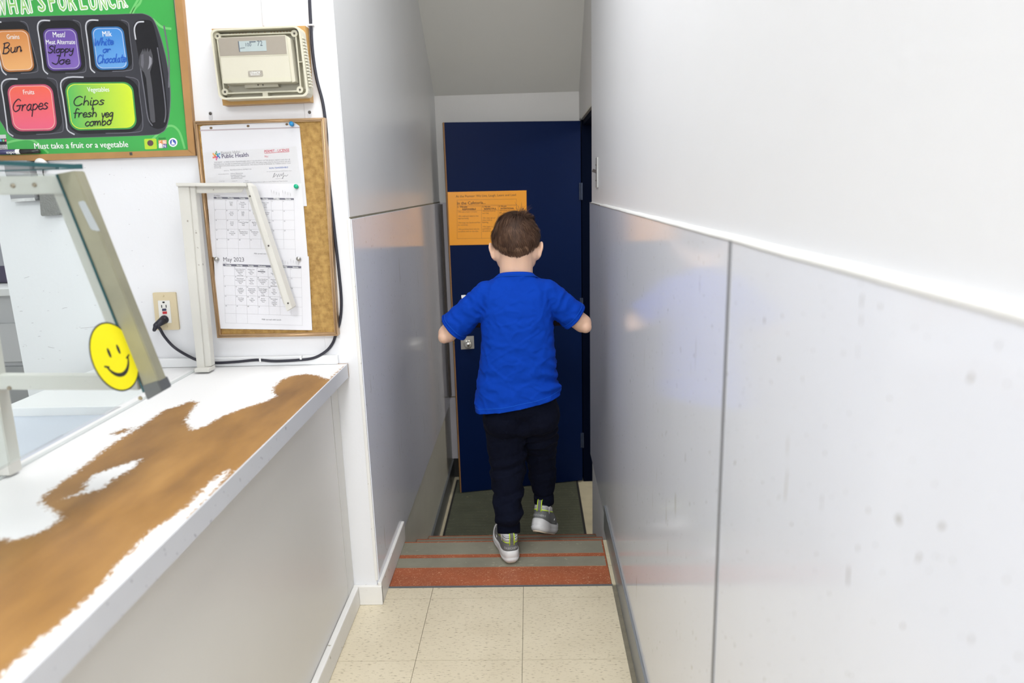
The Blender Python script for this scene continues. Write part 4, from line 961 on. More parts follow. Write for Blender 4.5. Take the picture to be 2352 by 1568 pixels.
calendar('breakfast calendar page in the middle of the pin board', PC1, [(474, 424), (693, 421), (707, 592), (487, 590)], [(491, 452), (675, 455), (675.3, 459), (491.4, 456)], [(491.5, 458), (675, 460), (679, 590), (497, 588)], [0, .175, .35, .52, .69, .86, 1],
    [('Breakfast', 492, 450, 506, 450, ILT, 1)], 'Milk served with breakfast', [(623, 442), (649, 443)], br_cells, .955)
lu_cells = {(0, 1): ['Mashed Potato Bowl', 'Baked Chicken', 'Vegetables', 'Fruit', 'Dinner Roll'], (0, 2): ['Walking Taco', 'Chips', 'Vegetables', 'Fruit'], (0, 3): ['Lasagna', 'Vegetables', 'Fruit'], (0, 4): ['Pizza', 'Salad', 'Vegetables', 'Fruit'], (1, 1): ['Cheeseburger', 'Au Gratin Potatoes', 'Vegetables', 'Fruit'], (1, 2): ['Tacos', 'Vegetables', 'Fruit', 'Churros'], (1, 3): ['Chicken Noodle Soup', 'Half a Sandwich', 'Vegetables', 'Fruit'], (1, 4): ['Hamburger', 'Chips', 'Vegetables', 'Fruit', 'Baked Beans'], (2, 1): ['Spaghetti', 'Garlic Bread', 'Vegetables', 'Fruit'], (2, 2): ['Tomato Soup', 'Grilled Cheese', 'Vegetables', 'Fruit'], (2, 3): ['Chicken Nuggets', 'Potato Wedges', 'Vegetables', 'Fruit', 'Cookie'], (2, 4): ['Pizza', 'Salad', 'Vegetables', 'Fruit'], (3, 1): ['Corn Dogs', 'Vegetables', 'Fruit'], (3, 2): ['Chili', 'Vegetables', 'Fruit'], (3, 3): ['Burrito', 'Vegetables', 'Fruit'], (3, 4): ['Mini Sandwich', 'Chips', 'Sloppy Joe', 'Vegetables', 'Fruit']}
calendar('lunch calendar page headed May 2023 at the bottom of the pin board', PC2, [(491, 588), (709, 588.5), (717, 758), (500, 754.5)], [(512, 605.5), (692, 611), (692, 616), (512.4, 610.5)], [(512.5, 611), (692, 616), (695, 747), (518, 741)], [0, .165, .338, .51, .68, .83, 1],
    [('May 2023', 513.5, 600, 561, 600.6, IDK, 1.1), ('Lunch', 513, 604.5, 521, 604.8, ILT, 1)], 'Milk served with lunch', [(643, 600), (668, 601)], lu_cells, .925)
bm = bmesh.new(); ribbon(bm, [PC2.at(593, 623)+PC2.n*.001, PC2.at(609, 624)+PC2.n*.001], PC2.n, .0022); bm_obj('struck_out_line', bm, IDK, [o for o in bpy.data.objects if o.name.startswith('calendar_page')][-1])
def pin(u, v, m_, label, y):
    PL = Plane((0, y, 0), (0, -1, 0)); p = PL.at(u, v); t = thing('push_pin', p, label, 'push pin', 'push pins on the pin board'); a = Vector((.15, -1, .12)).normalized()
    bm = bmesh.new(); add_cyl(bm, p, p+a*.003, .0055, .0055, 16); add_cyl(bm, p+a*.003, p+a*.011, .0032, .0042, 16); bm_obj('grip', bm, m_, t, True)
    bm = bmesh.new(); add_cyl(bm, p+a*.011, p+a*.014, .0062, .0058, 16); bm_obj('head', bm, m_, t, True)
    bm = bmesh.new(); add_cyl(bm, p+a*.003-a*.009, p+a*.001, .0006, None, 8); bm_obj('needle', bm, MATS['zinc tab'], t)
pin(671, 286, mat('blue plastic', (.02, .27, .60), .25), 'blue push pin holding the permit sleeve', YW-.0205)
pin(681.5, 429, mat('green plastic', (.0, .42, .22), .25), 'green push pin at the corner of the breakfast calendar', YW-.0218)
SIL = mat('silver metal', (.45, .44, .42), .3, metal=.9)
pin(499, 595, SIL, 'silver push pin left of the May 2023 heading', YW-.0235); pin(687, 594.5, SIL, 'silver push pin at the right of the lunch calendar', YW-.0235)

# ------------------------------------------------------------------ outlet, cord
ol = thing('wall_outlet', PW.at(380, 757), 'ivory wall outlet with black plug left of the bracket', 'outlet')
IVO = mat('ivory plastic', (.68, .58, .38), .4, var=.04); WPL = mat('white outlet plastic', (.80, .79, .75), .35)
PO = Plane((0, YW-.006, 0), (0, -1, 0))
plane_plate('cover_plate', PO, rquad([(350, 672), (403, 671), (412, 757), (359, 758)], .05, 3), 0, .006, IVO, ol)
dv = plane_plate('receptacle', PO, rquad([(363, 690), (390, 689.5), (395, 741), (368, 742)], .05, 3), .002, .003, WPL, ol)
for q, m_ in (([(371, 700), (373, 700), (373.6, 706.5), (371.6, 706.5)], BLK), ([(381, 699.5), (383, 699.5), (383.6, 706), (381.6, 706)], BLK), ([(373.5, 708.5), (382.5, 708), (383, 713), (374, 713.5)], mat('navy button', (.03, .03, .08), .4)), ([(374.5, 715), (384, 714.5), (384.6, 720), (375, 720.5)], mat('red button', (.55, .02, .03), .4))):
    plane_plate('slot' if m_ is BLK else 'test_button', PO, q, .0035 if m_ is not BLK else .0024, .002, m_, dv)
plane_plate('slot', PO, rquad([(373.5, 692), (379, 691.8), (379.4, 695.6), (374, 695.8)], .45, 3), .0024, .001, BLK, dv)
for u, v in ((375, 679), (384, 749)): screw('cover_screw', PO.at(u, v), .003, IVO, ol)
cd_ = thing('power_cord', PO.at(372, 745), 'black power cord looping round the pin board and up the wall', 'cord')
RUB = mat('black rubber', (.018, .018, .03), .4, var=.2, vscale=60)
bm = bmesh.new(); p = PO.at(379, 733); q = p+Vector((-.012, -.030, -.012))
add_rcone(bm, p+Vector((0, -.004, 0)), q, .0125, .008, 16); add_rcone(bm, q, q+Vector((-.004, -.006, -.012)), .007, .005, 14); bm_obj('plug', bm, RUB, cd_, True)
def cw(u, v, d): return Plane((0, YW-d, 0), (0, -1, 0)).at(u, v)
path = [q+Vector((-.003, -.004, -.010)), cw(365, 752, .030), cw(378, 773, .018), cw(400, 797, .012), cw(430, 816, .018), cw(458, 828, .018), cw(492, 833, .020), cw(540, 831, .020), cw(590, 826.5, .020), cw(630, 829, .020), cw(680, 827, .019), cw(720, 822, .017), cw(748, 807, .012), cw(764, 788, .008), cw(772, 765, .008), cw(781, 735, .006), cw(784, 690, .006), cw(778, 620, .006), cw(769, 540, .006), cw(758, 440, .006), cw(751, 370, .006), cw(750, 310, .006), cw(742, 240, .006), cw(727, 180, .006), cw(718, 120, .006), cw(714, 60, .006), cw(711, 0, .006), cw(709, -80, .006), cw(705, -220, .006), cw(700, -420, .006), cw(697, -560, .006)]
bm = bmesh.new(); add_tube(bm, spline(path, 6), .0042, 10); bm_obj('cable', bm, RUB, cd_, True)
for u, v in ((714, 57), (604, 828), (697, 822)):
    p = cw(u, v, .006 if v < 100 else .019)
    box('cable_clip', p+Vector((-.009, -.006, -.003)), p+Vector((.009, .006, .001)) if v < 100 else p+Vector((-.004, .006, .008)), mat('white clip', (.8, .8, .8), .4), cd_, .0005)

# ------------------------------------------------------------------ blue door and its notice
HP, LP_ = Vector((.279, 3.853, 0)), Vector((-.437, 3.704, 0))
dd = (LP_-HP).normalized(); dn = Vector((-dd.y, dd.x, 0)); dn = dn if dn.y < 0 else -dn
PD = Plane(HP, dn); DTOP, DBOT = 1.617, ZL+.012
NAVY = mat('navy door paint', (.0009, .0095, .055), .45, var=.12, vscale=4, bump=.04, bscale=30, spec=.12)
do = thing('door_1', (HP.x, HP.y, ZL), 'dark blue door standing open at the foot of the steps', kind='structure')
def dplate(name, x0, x1, z0, z1, d, th, m, parent, bev=0):
    W = (LP_-HP).length
    a = HP+dd*x0; b = HP+dd*x1
    bm = bmesh.new(); prism(bm, [Vector((p.x, p.y, z))+dn*d for p, z in ((a, z0), (b, z0), (b, z1), (a, z1))], dn, th)
    if bev: bmesh.ops.bevel(bm, geom=bm.edges[:], offset=bev, segments=2, affect='EDGES')
    return bm_obj(name, bm, m, parent)
DW = (LP_-HP).length
dplate('leaf', 0, DW-.006, DBOT, DTOP, 0, .040, NAVY, do, .002)
dplate('latch_edge', DW-.006, DW, DBOT, DTOP, -.0015, .037, mat('raw wood edge', (.30, .15, .05), .6, var=.35, vscale=20), do)
for z in (1.25, .62, -.18):
    h = dplate('hinge', -.004, .010, z-.045, z+.045, .003, .006, mat('painted hinge', (.05, .07, .12), .4, metal=.3, var=.5, vscale=60), do)
    bm = bmesh.new(); p = HP+dd*-.002+dn*.006; add_cyl(bm, (p.x, p.y, z-.045), (p.x, p.y, z+.045), .005, None, 10); bm_obj('hinge_pin', bm, MATS['painted hinge'], h)
SAT = mat('satin chrome', (.58, .57, .54), .3, metal=.7)
kp = PD.at(1073, 788); rp_ = plane_plate('lock_plate', PD, [(1058, 773), (1088, 771), (1089, 800), (1059, 802)], .003, .003, SAT, do)
bm = bmesh.new(); add_cyl(bm, kp+dn*.003, kp+dn*.012, .022, .020, 24); add_cyl(bm, kp+dn*.012, kp+dn*.035, .010, .012, 20); add_ell(bm, kp+dn*.045, (.021, .014, .021)); kn = bm_obj('knob', bm, SAT, do, True)
bm = bmesh.new(); add_cyl(bm, kp+dn*.055, kp+dn*.061, .0075, .0065, 16); bm_obj('key_cylinder', bm, mat('dark brass', (.16, .14, .11), .35, metal=.8), kn)
bm = bmesh.new(); p = PD.at(1042, 786); add_cyl(bm, p+dn*.001, p+dn*.012, .005, .004, 12); bm_obj('latch', bm, mat('brass latch', (.45, .27, .07), .3, metal=.8), do)
nt = thing('notice_sheet', PD.at(1120, 560), 'orange laminated cafeteria rules sheet on the blue door', 'notice')
ORA = mat('orange paper', (.98, .40, .04), .22, var=.03)
plane_plate('sheet', PD, [(1028, 441), (1209, 437), (1210, 560), (1033, 563)], .0015, .0012, ORA, nt)
IBR = mat('brown ink', (.14, .05, .015), .5)
for s, u0, v0, u1, v1, o in (('At the Pioneer: We Live, Laugh, Learn and Lead', 1047, 453.5, 1185, 449.5, 0), ('In the Cafeteria...', 1050, 470, 1115, 468, .03)):
    txt('printed_line', s, u0, v0, u1, v1, PD, .0018, IBR, nt, 1.0, o)
bm = bmesh.new()
for a, b4 in (((1050, 459), (1186, 457)), ((1050, 471.5), (1186, 470)), ((1050, 474), (1186, 472)), ((1050, 483.5), (1186, 482)), ((1050, 548), (1186, 546)), ((1050, 459), (1050, 548)), ((1106, 473), (1106, 547)), ((1144, 472), (1145, 547)), ((1186, 457), (1187, 546))):
    ribbon(bm, [PD.at(*a)+dn*.0018, PD.at(*b4)+dn*.0018], dn, .0012)
tag(bm_obj('table_lines', bm, mat('brown hairline', (.42, .16, .03), .5), nt), kind='stuff')
acc = ([], [])
for s, u, v, w_ in (('1.  We are', 1051, 477, 22), ('RESPONSIBLE', 1062, 482.5, 31), ('2. We are', 1108, 476, 18), ('RESPECTFUL', 1112, 481.5, 28), ('3. We are', 1146, 475, 17), ('INTENTIONAL', 1150, 480.5, 31)):
    add_text(acc, PD, s, u, v, u+w_, v-w_*.02, .0018, 1.05, .03)
tag(text_obj('table_heading', acc, IBR, nt), kind='stuff')
acc = ([], [])
for s, u, v, w_ in (('-We use a level 1-2 voice.', 1052, 488, 44), ('-We walk and stand in line', 1052, 498, 47), ('appropriately.', 1052, 503, 25), ('-We keep our hands and feet', 1052, 513, 51), ('to ourselves.', 1052, 518, 23), ('-We purchase food only for', 1052, 528, 49), ('ourselves and no one else.', 1052, 533, 47), ('-We keep food on', 1108, 486, 30), ('our tray.', 1108, 491, 15), ('-We clean up our', 1108, 502, 30), ('mess before', 1108, 507, 22), ('leaving.', 1108, 512, 14), ('-We listen to', 1108, 522, 24), ('and follow', 1108, 527, 20), ('directions.', 1108, 532, 20), ('-We know and select', 1147, 485, 36), ('an option.', 1147, 490, 27), ('-We eat', 1147, 500, 14)):
    add_text(acc, PD, s, u, v, u+w_, v-w_*.02, .0018, 1.05)
tag(text_obj('small_print', acc, mat('mid brown ink', (.25, .09, .02), .5), nt), kind='stuff')

# ------------------------------------------------------------------ light switch on the right wall
ls = thing('light_switch', (XR, 2.84, 1.33), 'pale wall plate with a dark toggle beside the doorway', 'light switch')
box('plate', (XR-.006, 2.805, 1.272), (XR, 2.875, 1.388), mat('pale switch plate', (.50, .50, .49), .4), ls, .002)
bm = bmesh.new(); add_box(bm, (-.016, -.006, -.006), (0, .006, .006), .001, Matrix.Translation((XR-.005, 2.84, 1.334)) @ Matrix.Rotation(.35, 4, 'Y')); bm_obj('toggle', bm, mat('brown toggle', (.05, .035, .03), .4), ls)
for z in (1.30, 1.36): screw('plate_screw', (XR-.006, 2.84, z), .003, DK, ls, (-1, 0, 0))

# ------------------------------------------------------------------ mat at the foot of the steps
fm = thing('floor_mat', (-.1, 3.4, ZL), 'dark green ribbed mat at the foot of the steps', 'mat')
a, b4 = onZ(1018, 1228, ZL).x, onZ(1347, 1226, ZL).x
box('mat_pile', (a+.01, 2.96, ZL+.0005), (b4-.012, 3.90, ZL+.008), MATG, fm, .002)
box('mat_edge', (a, 2.95, ZL+.0005), (a+.012, 3.90, ZL+.007), CREAM if False else mat('mat edge rubber', (.03, .03, .03), .5), fm)
box('mat_edge', (b4-.014, 2.95, ZL+.0005), (b4, 3.90, ZL+.007), MATS['mat edge rubber'], fm)
for k in range(30): 
    y = 3.0+k*.03
    box('mat_rib', (a+.012, y, ZL+.007), (b4-.014, y+.012, ZL+.0088), MATG, fm)

# ------------------------------------------------------------------ kitchen seen past the wall
kc = thing('kitchen_cabinet', (-2.35, 2.9, 0), 'grey kitchen appliance showing past the left wall edge', 'cabinet')
KG = mat('grey enamel', (.33, .335, .34), .35, var=.04); KG2 = mat('light grey enamel', (.50, .50, .51), .35, var=.03)
box('body', (-2.75, 2.72, 0), (-1.9, 3.4, .92), KG2, kc, .004)
box('door', (-2.72, 2.70, .10), (-2.33, 2.72, .62), KG, kc, .003); box('door', (-2.32, 2.70, .10), (-1.93, 2.72, .62), KG, kc, .003)
box('drawer', (-2.72, 2.70, .64), (-1.93, 2.72, .80), KG2, kc, .003)
box('top_rail', (-2.78, 2.68, .915), (-1.88, 3.42, .945), mat('white enamel', (.74, .74, .74), .3), kc, .003)
km = thing('kitchen_mixer', (-2.1, 2.95, .945), 'dark purple box standing on the grey kitchen appliance', 'appliance')
PURP = mat('dark purple plastic', (.05, .04, .08), .4, var=.3, vscale=40)
box('housing', (-2.35, 2.85, .947), (-2.03, 3.1, 1.22), PURP, km, .01); box('lid', (-2.34, 2.84, 1.2), (-2.04, 3.1, 1.24), mat('purple lid', (.10, .08, .14), .4), km, .008)
box('front_plate', (-2.28, 2.846, 1.02), (-2.1, 2.85, 1.14), mat('grey plate', (.3, .3, .33), .4), km)

# ------------------------------------------------------------------ the child
SKIN = mat('skin', (.70, .45, .32), .5, var=.04, vscale=20, sss=.15)
def remesh(bm, voxel, it, name):
    me = bpy.data.meshes.new('tmp'); bm.to_mesh(me); bm.free()
    o = bpy.data.objects.new('tmp', me); COL.objects.link(o)
    r = o.modifiers.new('r', 'REMESH'); r.mode = 'VOXEL'; r.voxel_size = voxel
    sm = o.modifiers.new('s', 'SMOOTH'); sm.factor = .5; sm.iterations = it
    dg = bpy.context.evaluated_depsgraph_get(); dg.update()
    out = bpy.data.meshes.new_from_object(o.evaluated_get(dg)); out.name = name
    bpy.data.objects.remove(o); bpy.data.meshes.remove(me)
    return out
def rehome(name, me, m, parent, smooth=True):
    me.transform(Matrix.Translation(-parent_loc(parent)))
    if smooth: me.shade_smooth()
    me.materials.clear(); return link(name, me, m, parent)
def displace(me, fn):
    n = len(me.vertices); co = np.empty(n*3, np.float32); no = np.empty(n*3, np.float32)
    me.vertices.foreach_get('co', co); me.vertex_normals.foreach_get('vector', no)
    co = co.reshape(-1, 3); no = no.reshape(-1, 3)
    dsp = np.array([fn(co[i], no[i]) for i in range(n)], np.float32)
    co += no*dsp[:, None]; me.vertices.foreach_set('co', co.ravel()); me.update()
pe = thing('person', (-.09, 2.28, 0), 'small child in a blue T-shirt and navy joggers starting down the steps', 'person')
V3 = Vector
HC = V3((-.050, 2.365, 1.098))                      # head centre
HR = Matrix.Rotation(-.28, 3, 'X')                  # head bowed forward
def hd(x, y, z): return HC + HR @ V3((x, y, z))
bm = bmesh.new()
# head, jaw, neck
add_ell(bm, hd(0, -.005, .012), (.0725, .086, .083), HR, 4)
add_ell(bm, hd(0, .022, -.045), (.057, .062, .06), HR)
add_ell(bm, hd(0, .052, -.085), (.026, .024, .022), HR)                 # chin
add_ell(bm, hd(0, .085, -.028), (.010, .014, .012), HR)                 # nose
add_ell(bm, hd(0, .079, -.010), (.007, .010, .02), HR)
for s in (-1, 1):
    add_ell(bm, hd(s*.042, .010, -.052), (.026, .036, .036), HR); add_ell(bm, hd(s*.058, -.004, -.035), (.020, .026, .030), HR)
    add_ell(bm, hd(s*.035, .062, -.04), (.022, .02, .022), HR)          # cheek
    add_ell(bm, hd(s*.028, .070, .018), (.020, .012, .008), HR)         # brow
    # ear
    rot = HR @ Matrix.Rotation(s*.13, 3, 'Y') @ Matrix.Rotation(s*.5, 3, 'Z') @ Matrix.Rotation(-.12, 3, 'X')
    add_ell(bm, hd(s*.0785, -.006, -.028), (.0070, .0175, .030), rot)
    add_ell(bm, hd(s*.0845, -.012, -.018), (.0062, .0130, .0215), rot)
    add_ell(bm, hd(s*.072, -.002, -.050), (.0075, .009, .011), rot)
add_ell(bm, hd(0, .083, -.058), (.017, .007, .004), HR); add_ell(bm, hd(0, .081, -.065), (.014, .007, .005), HR)   # lips
for s in (-1, 1): add_rcone(bm, V3((-.052+s*.011, 2.338, .94)), hd(s*.013, -.016, -.045), .044, .044)
# torso
for z, cy, rx, ry in ((.91, 2.33, .090, .048), (.85, 2.322, .100, .065), (.76, 2.318, .102, .072), (.67, 2.315, .10, .072), (.60, 2.318, .100, .07), (.56, 2.32, .10, .07)):
    add_ell(bm, V3((-.052, cy, z)), (rx, ry, .06))
# arms
SHL, ELL_, WRL = V3((-.162, 2.33, .93)), V3((-.297, 2.352, .792)), V3((-.272, 2.545, .815))
SHR, ELR, WRR = V3((.062, 2.33, .93)), V3((.172, 2.352, .818)), V3((.140, 2.545, .815))
for S0, E0, W0, s in ((SHL, ELL_, WRL, -1), (SHR, ELR, WRR, 1)):
    add_rcone(bm, V3((-.052+s*.06, 2.33, .915)), S0-V3((s*.012, 0, .012)), .036, .033); add_rcone(bm, S0-V3((s*.012, 0, .012)), E0, .033, .0325)
    add_rcone(bm, E0, E0.lerp(W0, .35), .0325, .030); add_rcone(bm, E0.lerp(W0, .35), W0, .030, .020)
    add_ell(bm, E0+V3((s*.010, -.014, -.010)), (.022, .022, .022))
    # hand: fingers under the tray rim, thumb on top
    inn = -s
    palm = W0+V3((inn*.006, .034, -.010))
    add_ell(bm, palm, (.012, .032, .024)); add_rcone(bm, W0, palm, .018, .017)
    for k, (dy, ln) in enumerate(((-.016, .85), (-.003, 1.0), (.010, 1.05), (.023, .92))):
        k0 = palm+V3((0, dy+.008, -.016)); k1 = k0+V3((inn*.016*ln, .004, -.012)); k2 = k1+V3((inn*.016*ln, .002, -.001)); k3 = k2+V3((inn*.012*ln, 0, .002))
        add_rcone(bm, k0, k1, .0068, .0062, 10); add_rcone(bm, k1, k2, .0062, .0056, 10); add_rcone(bm, k2, k3, .0056, .005, 10)
    t0 = palm+V3((0, -.012, .014)); t1 = t0+V3((inn*.014, .012, .012)); t2 = t1+V3((inn*.016, .012, -.002))
    add_rcone(bm, t0, t1, .0085, .0075, 10); add_rcone(bm, t1, t2, .0075, .006, 10)
def shoe_frame(heel, yaw, pitch): return Matrix.Translation(heel) @ Matrix.Rotation(yaw, 4, 'Z') @ Matrix.Rotation(pitch, 4, 'X') @ Matrix.Scale(1.14, 4)
ML = shoe_frame(V3((-.086, 2.172, .0025)), math.radians(13), 0)
MR = shoe_frame(V3((-.003, 2.318, .050)), math.radians(-17), math.radians(-29))
# legs
HL, KL, AL = V3((-.105, 2.325, .50)), V3((-.100, 2.315, .30)), ML @ V3((0, .050, .094))
HRt, KR, AR = V3((.012, 2.33, .50)), V3((.020, 2.420, .318)), MR @ V3((.002, .046, .104))
FT = {}
for h, k, a in ((HL, KL, AL), (HRt, KR, AR)):
    add_rcone(bm, h, k, .062, .045); add_rcone(bm, k, k.lerp(a, .35), .045, .043); add_rcone(bm, k.lerp(a, .35), a, .041, .027)
# feet (inside the shoes)
for A0, Mx in ((AL, ML), (AR, MR)):
    add_rcone(bm, A0, Mx @ V3((0, .050, .055)), .024, .021); add_rcone(bm, Mx @ V3((0, .050, .052)), Mx @ V3((0, .14, .044)), .021, .014)
body = rehome('body', remesh(bm, .0034, 5, 'body'), SKIN, pe)
tag(body, 'bare neck, ears and elbows')
# eyes and brows
for s in (-1, 1):
    bm = bmesh.new(); add_ell(bm, hd(s*.029, .0715, .0), (.012, .009, .008), HR); e = bm_obj('eye', bm, mat('eye white', (.8, .8, .78), .2), pe, True)
    bm = bmesh.new(); add_ell(bm, hd(s*.029, .0785, -.001), (.005, .003, .005), HR); bm_obj('iris', bm, mat('brown iris', (.09, .04, .02), .2), e, True)
    bm = bmesh.new(); add_ell(bm, hd(s*.029, .081, .018), (.016, .003, .003), HR); bm_obj('eyebrow', bm, mat('brow hair', (.10, .05, .03), .7), pe, True)

# ---- hair
HAIRC = bpy.data.materials.new('brown hair'); HAIRC.use_nodes = True; T = NT(HAIRC); b = T.n['Principled BSDF']; b.inputs['Roughness'].default_value = .62; b.inputs['Specular IOR Level'].default_value = .3
a = T.add('ShaderNodeAttribute', attribute_name='tone'); cr = T.add('ShaderNodeValToRGB'); e = cr.color_ramp.elements
e[0].color = (.030, .014, .008, 1); e[1].color = (.19, .105, .06, 1); k = e.new(.5); k.color = (.082, .040, .022, 1); T.link(a.outputs['Fac'], cr.inputs[0]); T.link(cr.outputs[0], b.inputs['Base Color'])
HEC, HER = V3((0, -.005, .012)), V3((.0735, .0875, .084))
whorl = V3((.012, -.045, .08)).normalized()
def hairline(d):
    """lowest local height allowed for hair in direction d"""
    ang = math.atan2(d.x, -d.y)          # 0 = back of the head
    a_ = abs(ang)
    pts = ((0, -.052), (.15, -.046), (.45, -.046), (.75, -.034), (1.05, -.016), (1.5, -.004), (1.8, .012), (2.2, .028), (3.2, .05))
    for (a0, z0), (a1, z1) in zip(pts, pts[1:]):
        if a_ <= a1: return z0+(z1-z0)*(a_-a0)/(a1-a0)
    return .05
bm = bmesh.new(); add_ell(bm, HEC, HER*1.018, None, 5)
kill = [v for v in bm.verts if v.co.z < hairline((v.co-HEC).normalized())]
bmesh.ops.delete(bm, geom=kill, context='VERTS')
tl = bm.verts.layers.float.new('tone')
for v in bm.verts: v[tl] = .12; v.co = HC + HR @ v.co
hcap = bm_obj('hair', bm, HAIRC, pe, True); tag(hcap, 'short brown hair with a stray tuft at the crown')
rng = random.Random(3)
verts, faces, tone = [], [], []
def strand(pts, w, tn, nrm):
    base = len(verts)
    for i, p in enumerate(pts):
        t = (pts[min(i+1, len(pts)-1)]-pts[max(i-1, 0)]).normalized(); s_ = t.cross(nrm[i])
        s_ = s_.normalized() if s_.length > 1e-6 else V3((1, 0, 0))
        ww = w*(1-.85*(i/(len(pts)-1))**2)
        verts.extend((p-s_*ww/2, p+s_*ww/2)); tone.extend((tn*(.75+.25*i/(len(pts)-1)),)*2)
    for i in range(len(pts)-1): faces.append((base+2*i, base+2*i+1, base+2*i+3, base+2*i+2))
cnt = 0
while cnt < 15000:
    d = V3((rng.gauss(0, 1), rng.gauss(0, 1), rng.gauss(0, 1))).normalized()
    p = V3((d.x*HER.x, d.y*HER.y, d.z*HER.z))+HEC
    hl = hairline(d)
    if p.z < hl+.001: continue
    if d.y > .35 and rng.random() < .6: continue
    cnt += 1
    tang = (d-whorl); tang = (tang-d*tang.dot(d))
    if tang.length < .02: tang = d.orthogonal()
    tang.normalize(); sw = d.cross(tang)
    clump = noise.noise(p*45)*.75+noise.noise(p*110)*.45
    tang = (tang+sw*(.30+clump)+V3((rng.uniform(-.12, .12) for _ in range(3)))).normalized()
    low = p.z-hl
    ln = rng.uniform(.026, .042) if low > .03 else rng.uniform(.012, .022)+low*.4
    lift = (.0050+.010*max(0, clump))*(1 if low > .02 else .5)*rng.uniform(.6, 1.3)
    if d.z > .75: lift *= 1.7
    pts, nr = [], []
    q = d.copy(); tg = tang.copy()
    for k in range(5):
        f = k/4
        rr = V3((q.x*HER.x, q.y*HER.y, q.z*HER.z)) + HEC + q*(.0015+lift*math.sin(f*2.2)*1.1)
        pts.append(HC + HR @ rr); nr.append(HR @ q)
        q = (q+tg*(ln/4/.082)).normalized(); tg = (tg-q*tg.dot(q)).normalized()
        tg = (tg+V3((0, 0, -.04))).normalized()
    tn = min(1, max(0, .36+clump*.55+rng.uniform(-.25, .28)+(.28 if low < .03 else 0)-.18*max(0, d.dot(whorl)-.6)))
    strand(pts, rng.uniform(.0010, .0019), tn, nr)
for k in range(60):      # stray tuft at the crown
    d = (whorl+V3((rng.uniform(-.05, .32), rng.uniform(-.12, .2), rng.uniform(-.05, .05)))).normalized()
    p = V3((d.x*HER.x, d.y*HER.y, d.z*HER.z))+HEC; L = rng.uniform(.018, .036)*(1.5 if k % 9 == 0 else 1); lean = V3((rng.uniform(-.9, 1.2), rng.uniform(-.3, .4), rng.uniform(-.4, 0)))
    pts = [HC+HR@(p+(d*f+lean*f*f*.6)*L) for f in (0, .3, .6, .85, 1)]
    strand(pts, .0008, rng.uniform(.4, .8), [V3((0, -1, 0))]*5)
hs_ = from_vf('hair_strands', verts, faces, HAIRC, None)
me = hs_.data; ad_ = me.attributes.new('tone', 'FLOAT', 'POINT'); ad_.data.foreach_set('value', np.array(tone, np.float32))
me.transform(Matrix.Translation(-parent_loc(pe))); hs_.parent = hcap; me.shade_smooth(); tag(hs_, kind='stuff')

# ---- T-shirt
def loft(bm, rings, cap=True):
    R_ = [[bm.verts.new(p) for p in r_] for r_ in rings]; n = len(R_[0])
    for A, B in zip(R_, R_[1:]):
        for k in range(n): bm.faces.new((A[k], A[(k+1) % n], B[(k+1) % n], B[k]))
    if cap: bm.faces.new(R_[0][::-1]); bm.faces.new(R_[-1])
    return R_
SHIRT = mat('royal blue cotton', (.001, .042, .37), .85, spec=.12, var=.07, vscale=14, bump=.12, bscale=500)
SHIRT2 = mat('royal blue seam', (.004, .085, .50), .8, spec=.2)
prof = [(.545, -.058, 2.305, .150, .108), (.60, -.058, 2.308, .144, .104), (.66, -.056, 2.312, .136, .100), (.74, -.052, 2.315, .126, .096), (.82, -.052, 2.318, .122, .094), (.88, -.052, 2.322, .124, .090), (.925, -.052, 2.327, .126, .082), (.953, -.052, 2.331, .120, .070), (.974, -.052, 2.334, .096, .064), (.984, -.052, 2.337, .071, .062), (.991, -.052, 2.339, .061, .058)]
def prof_at(z):
    for A, B in zip(prof, prof[1:]):
        if A[0] <= z <= B[0]:
            f = (z-A[0])/(B[0]-A[0]); f = f*f*(3-2*f) if False else f
            return [A[k]*(1-f)+B[k]*f for k in range(5)]
    return prof[0] if z < prof[0][0] else prof[-1]
def hem_z(x, y): return .558 + .18*(x+.058)
def collar_drop(t, z): 
    return z
def ring_at(z, n=72, grow=1.0, hem=False, tilt=0.0):
    q = prof_at(z); out = []
    for k in range(n):
        t = 2*math.pi*k/n; c, s = math.cos(t), math.sin(t); e = .85
        x = q[1]+q[3]*grow*math.copysign(abs(c)**e, c); y = q[2]+q[4]*grow*math.copysign(abs(s)**e, s)
        zz = hem_z(x, y)-.03 if hem else z
        zz -= tilt*(y-q[2])     # neckline lower at the front
        out.append(V3((x, y, zz)))
    return out
bm = bmesh.new()
rings = [ring_at(.545, hem=True)]
for i, z in enumerate(np.linspace(.60, .981, 40)): 
    r_ = ring_at(float(z)); f = max(0, 1-(z-.60)/.10)
    rings.append([V3((p.x, p.y, p.z*(1-f*.6)+(hem_z(p.x, p.y)+.05)*f*.6)) for p in r_])
rings.append(ring_at(.986, tilt=.25)); rings.append(ring_at(.991, tilt=.3))
loft(bm, rings)
SLV = []
for S0, E0, L_, r0, r1, s in ((V3((-.150, 2.330, .928)), ELL_, .865, .050, .054, -1), (V3((.048, 2.330, .928)), ELR, .80, .050, .050, 1)):
    H0 = S0.lerp(E0, L_)
    add_ell(bm, S0, (r0, r0*1.0, r0)); add_cyl(bm, S0, H0+(H0-S0).normalized()*.02, r0, r1, 32); add_ell(bm, S0+V3((-s*.055, 0, -.002)), (.065, .060, .042)); SLV.append((S0, H0, r1, (H0-S0).normalized(), s))
sh = remesh(bm, .0042, 9, 'shirt')
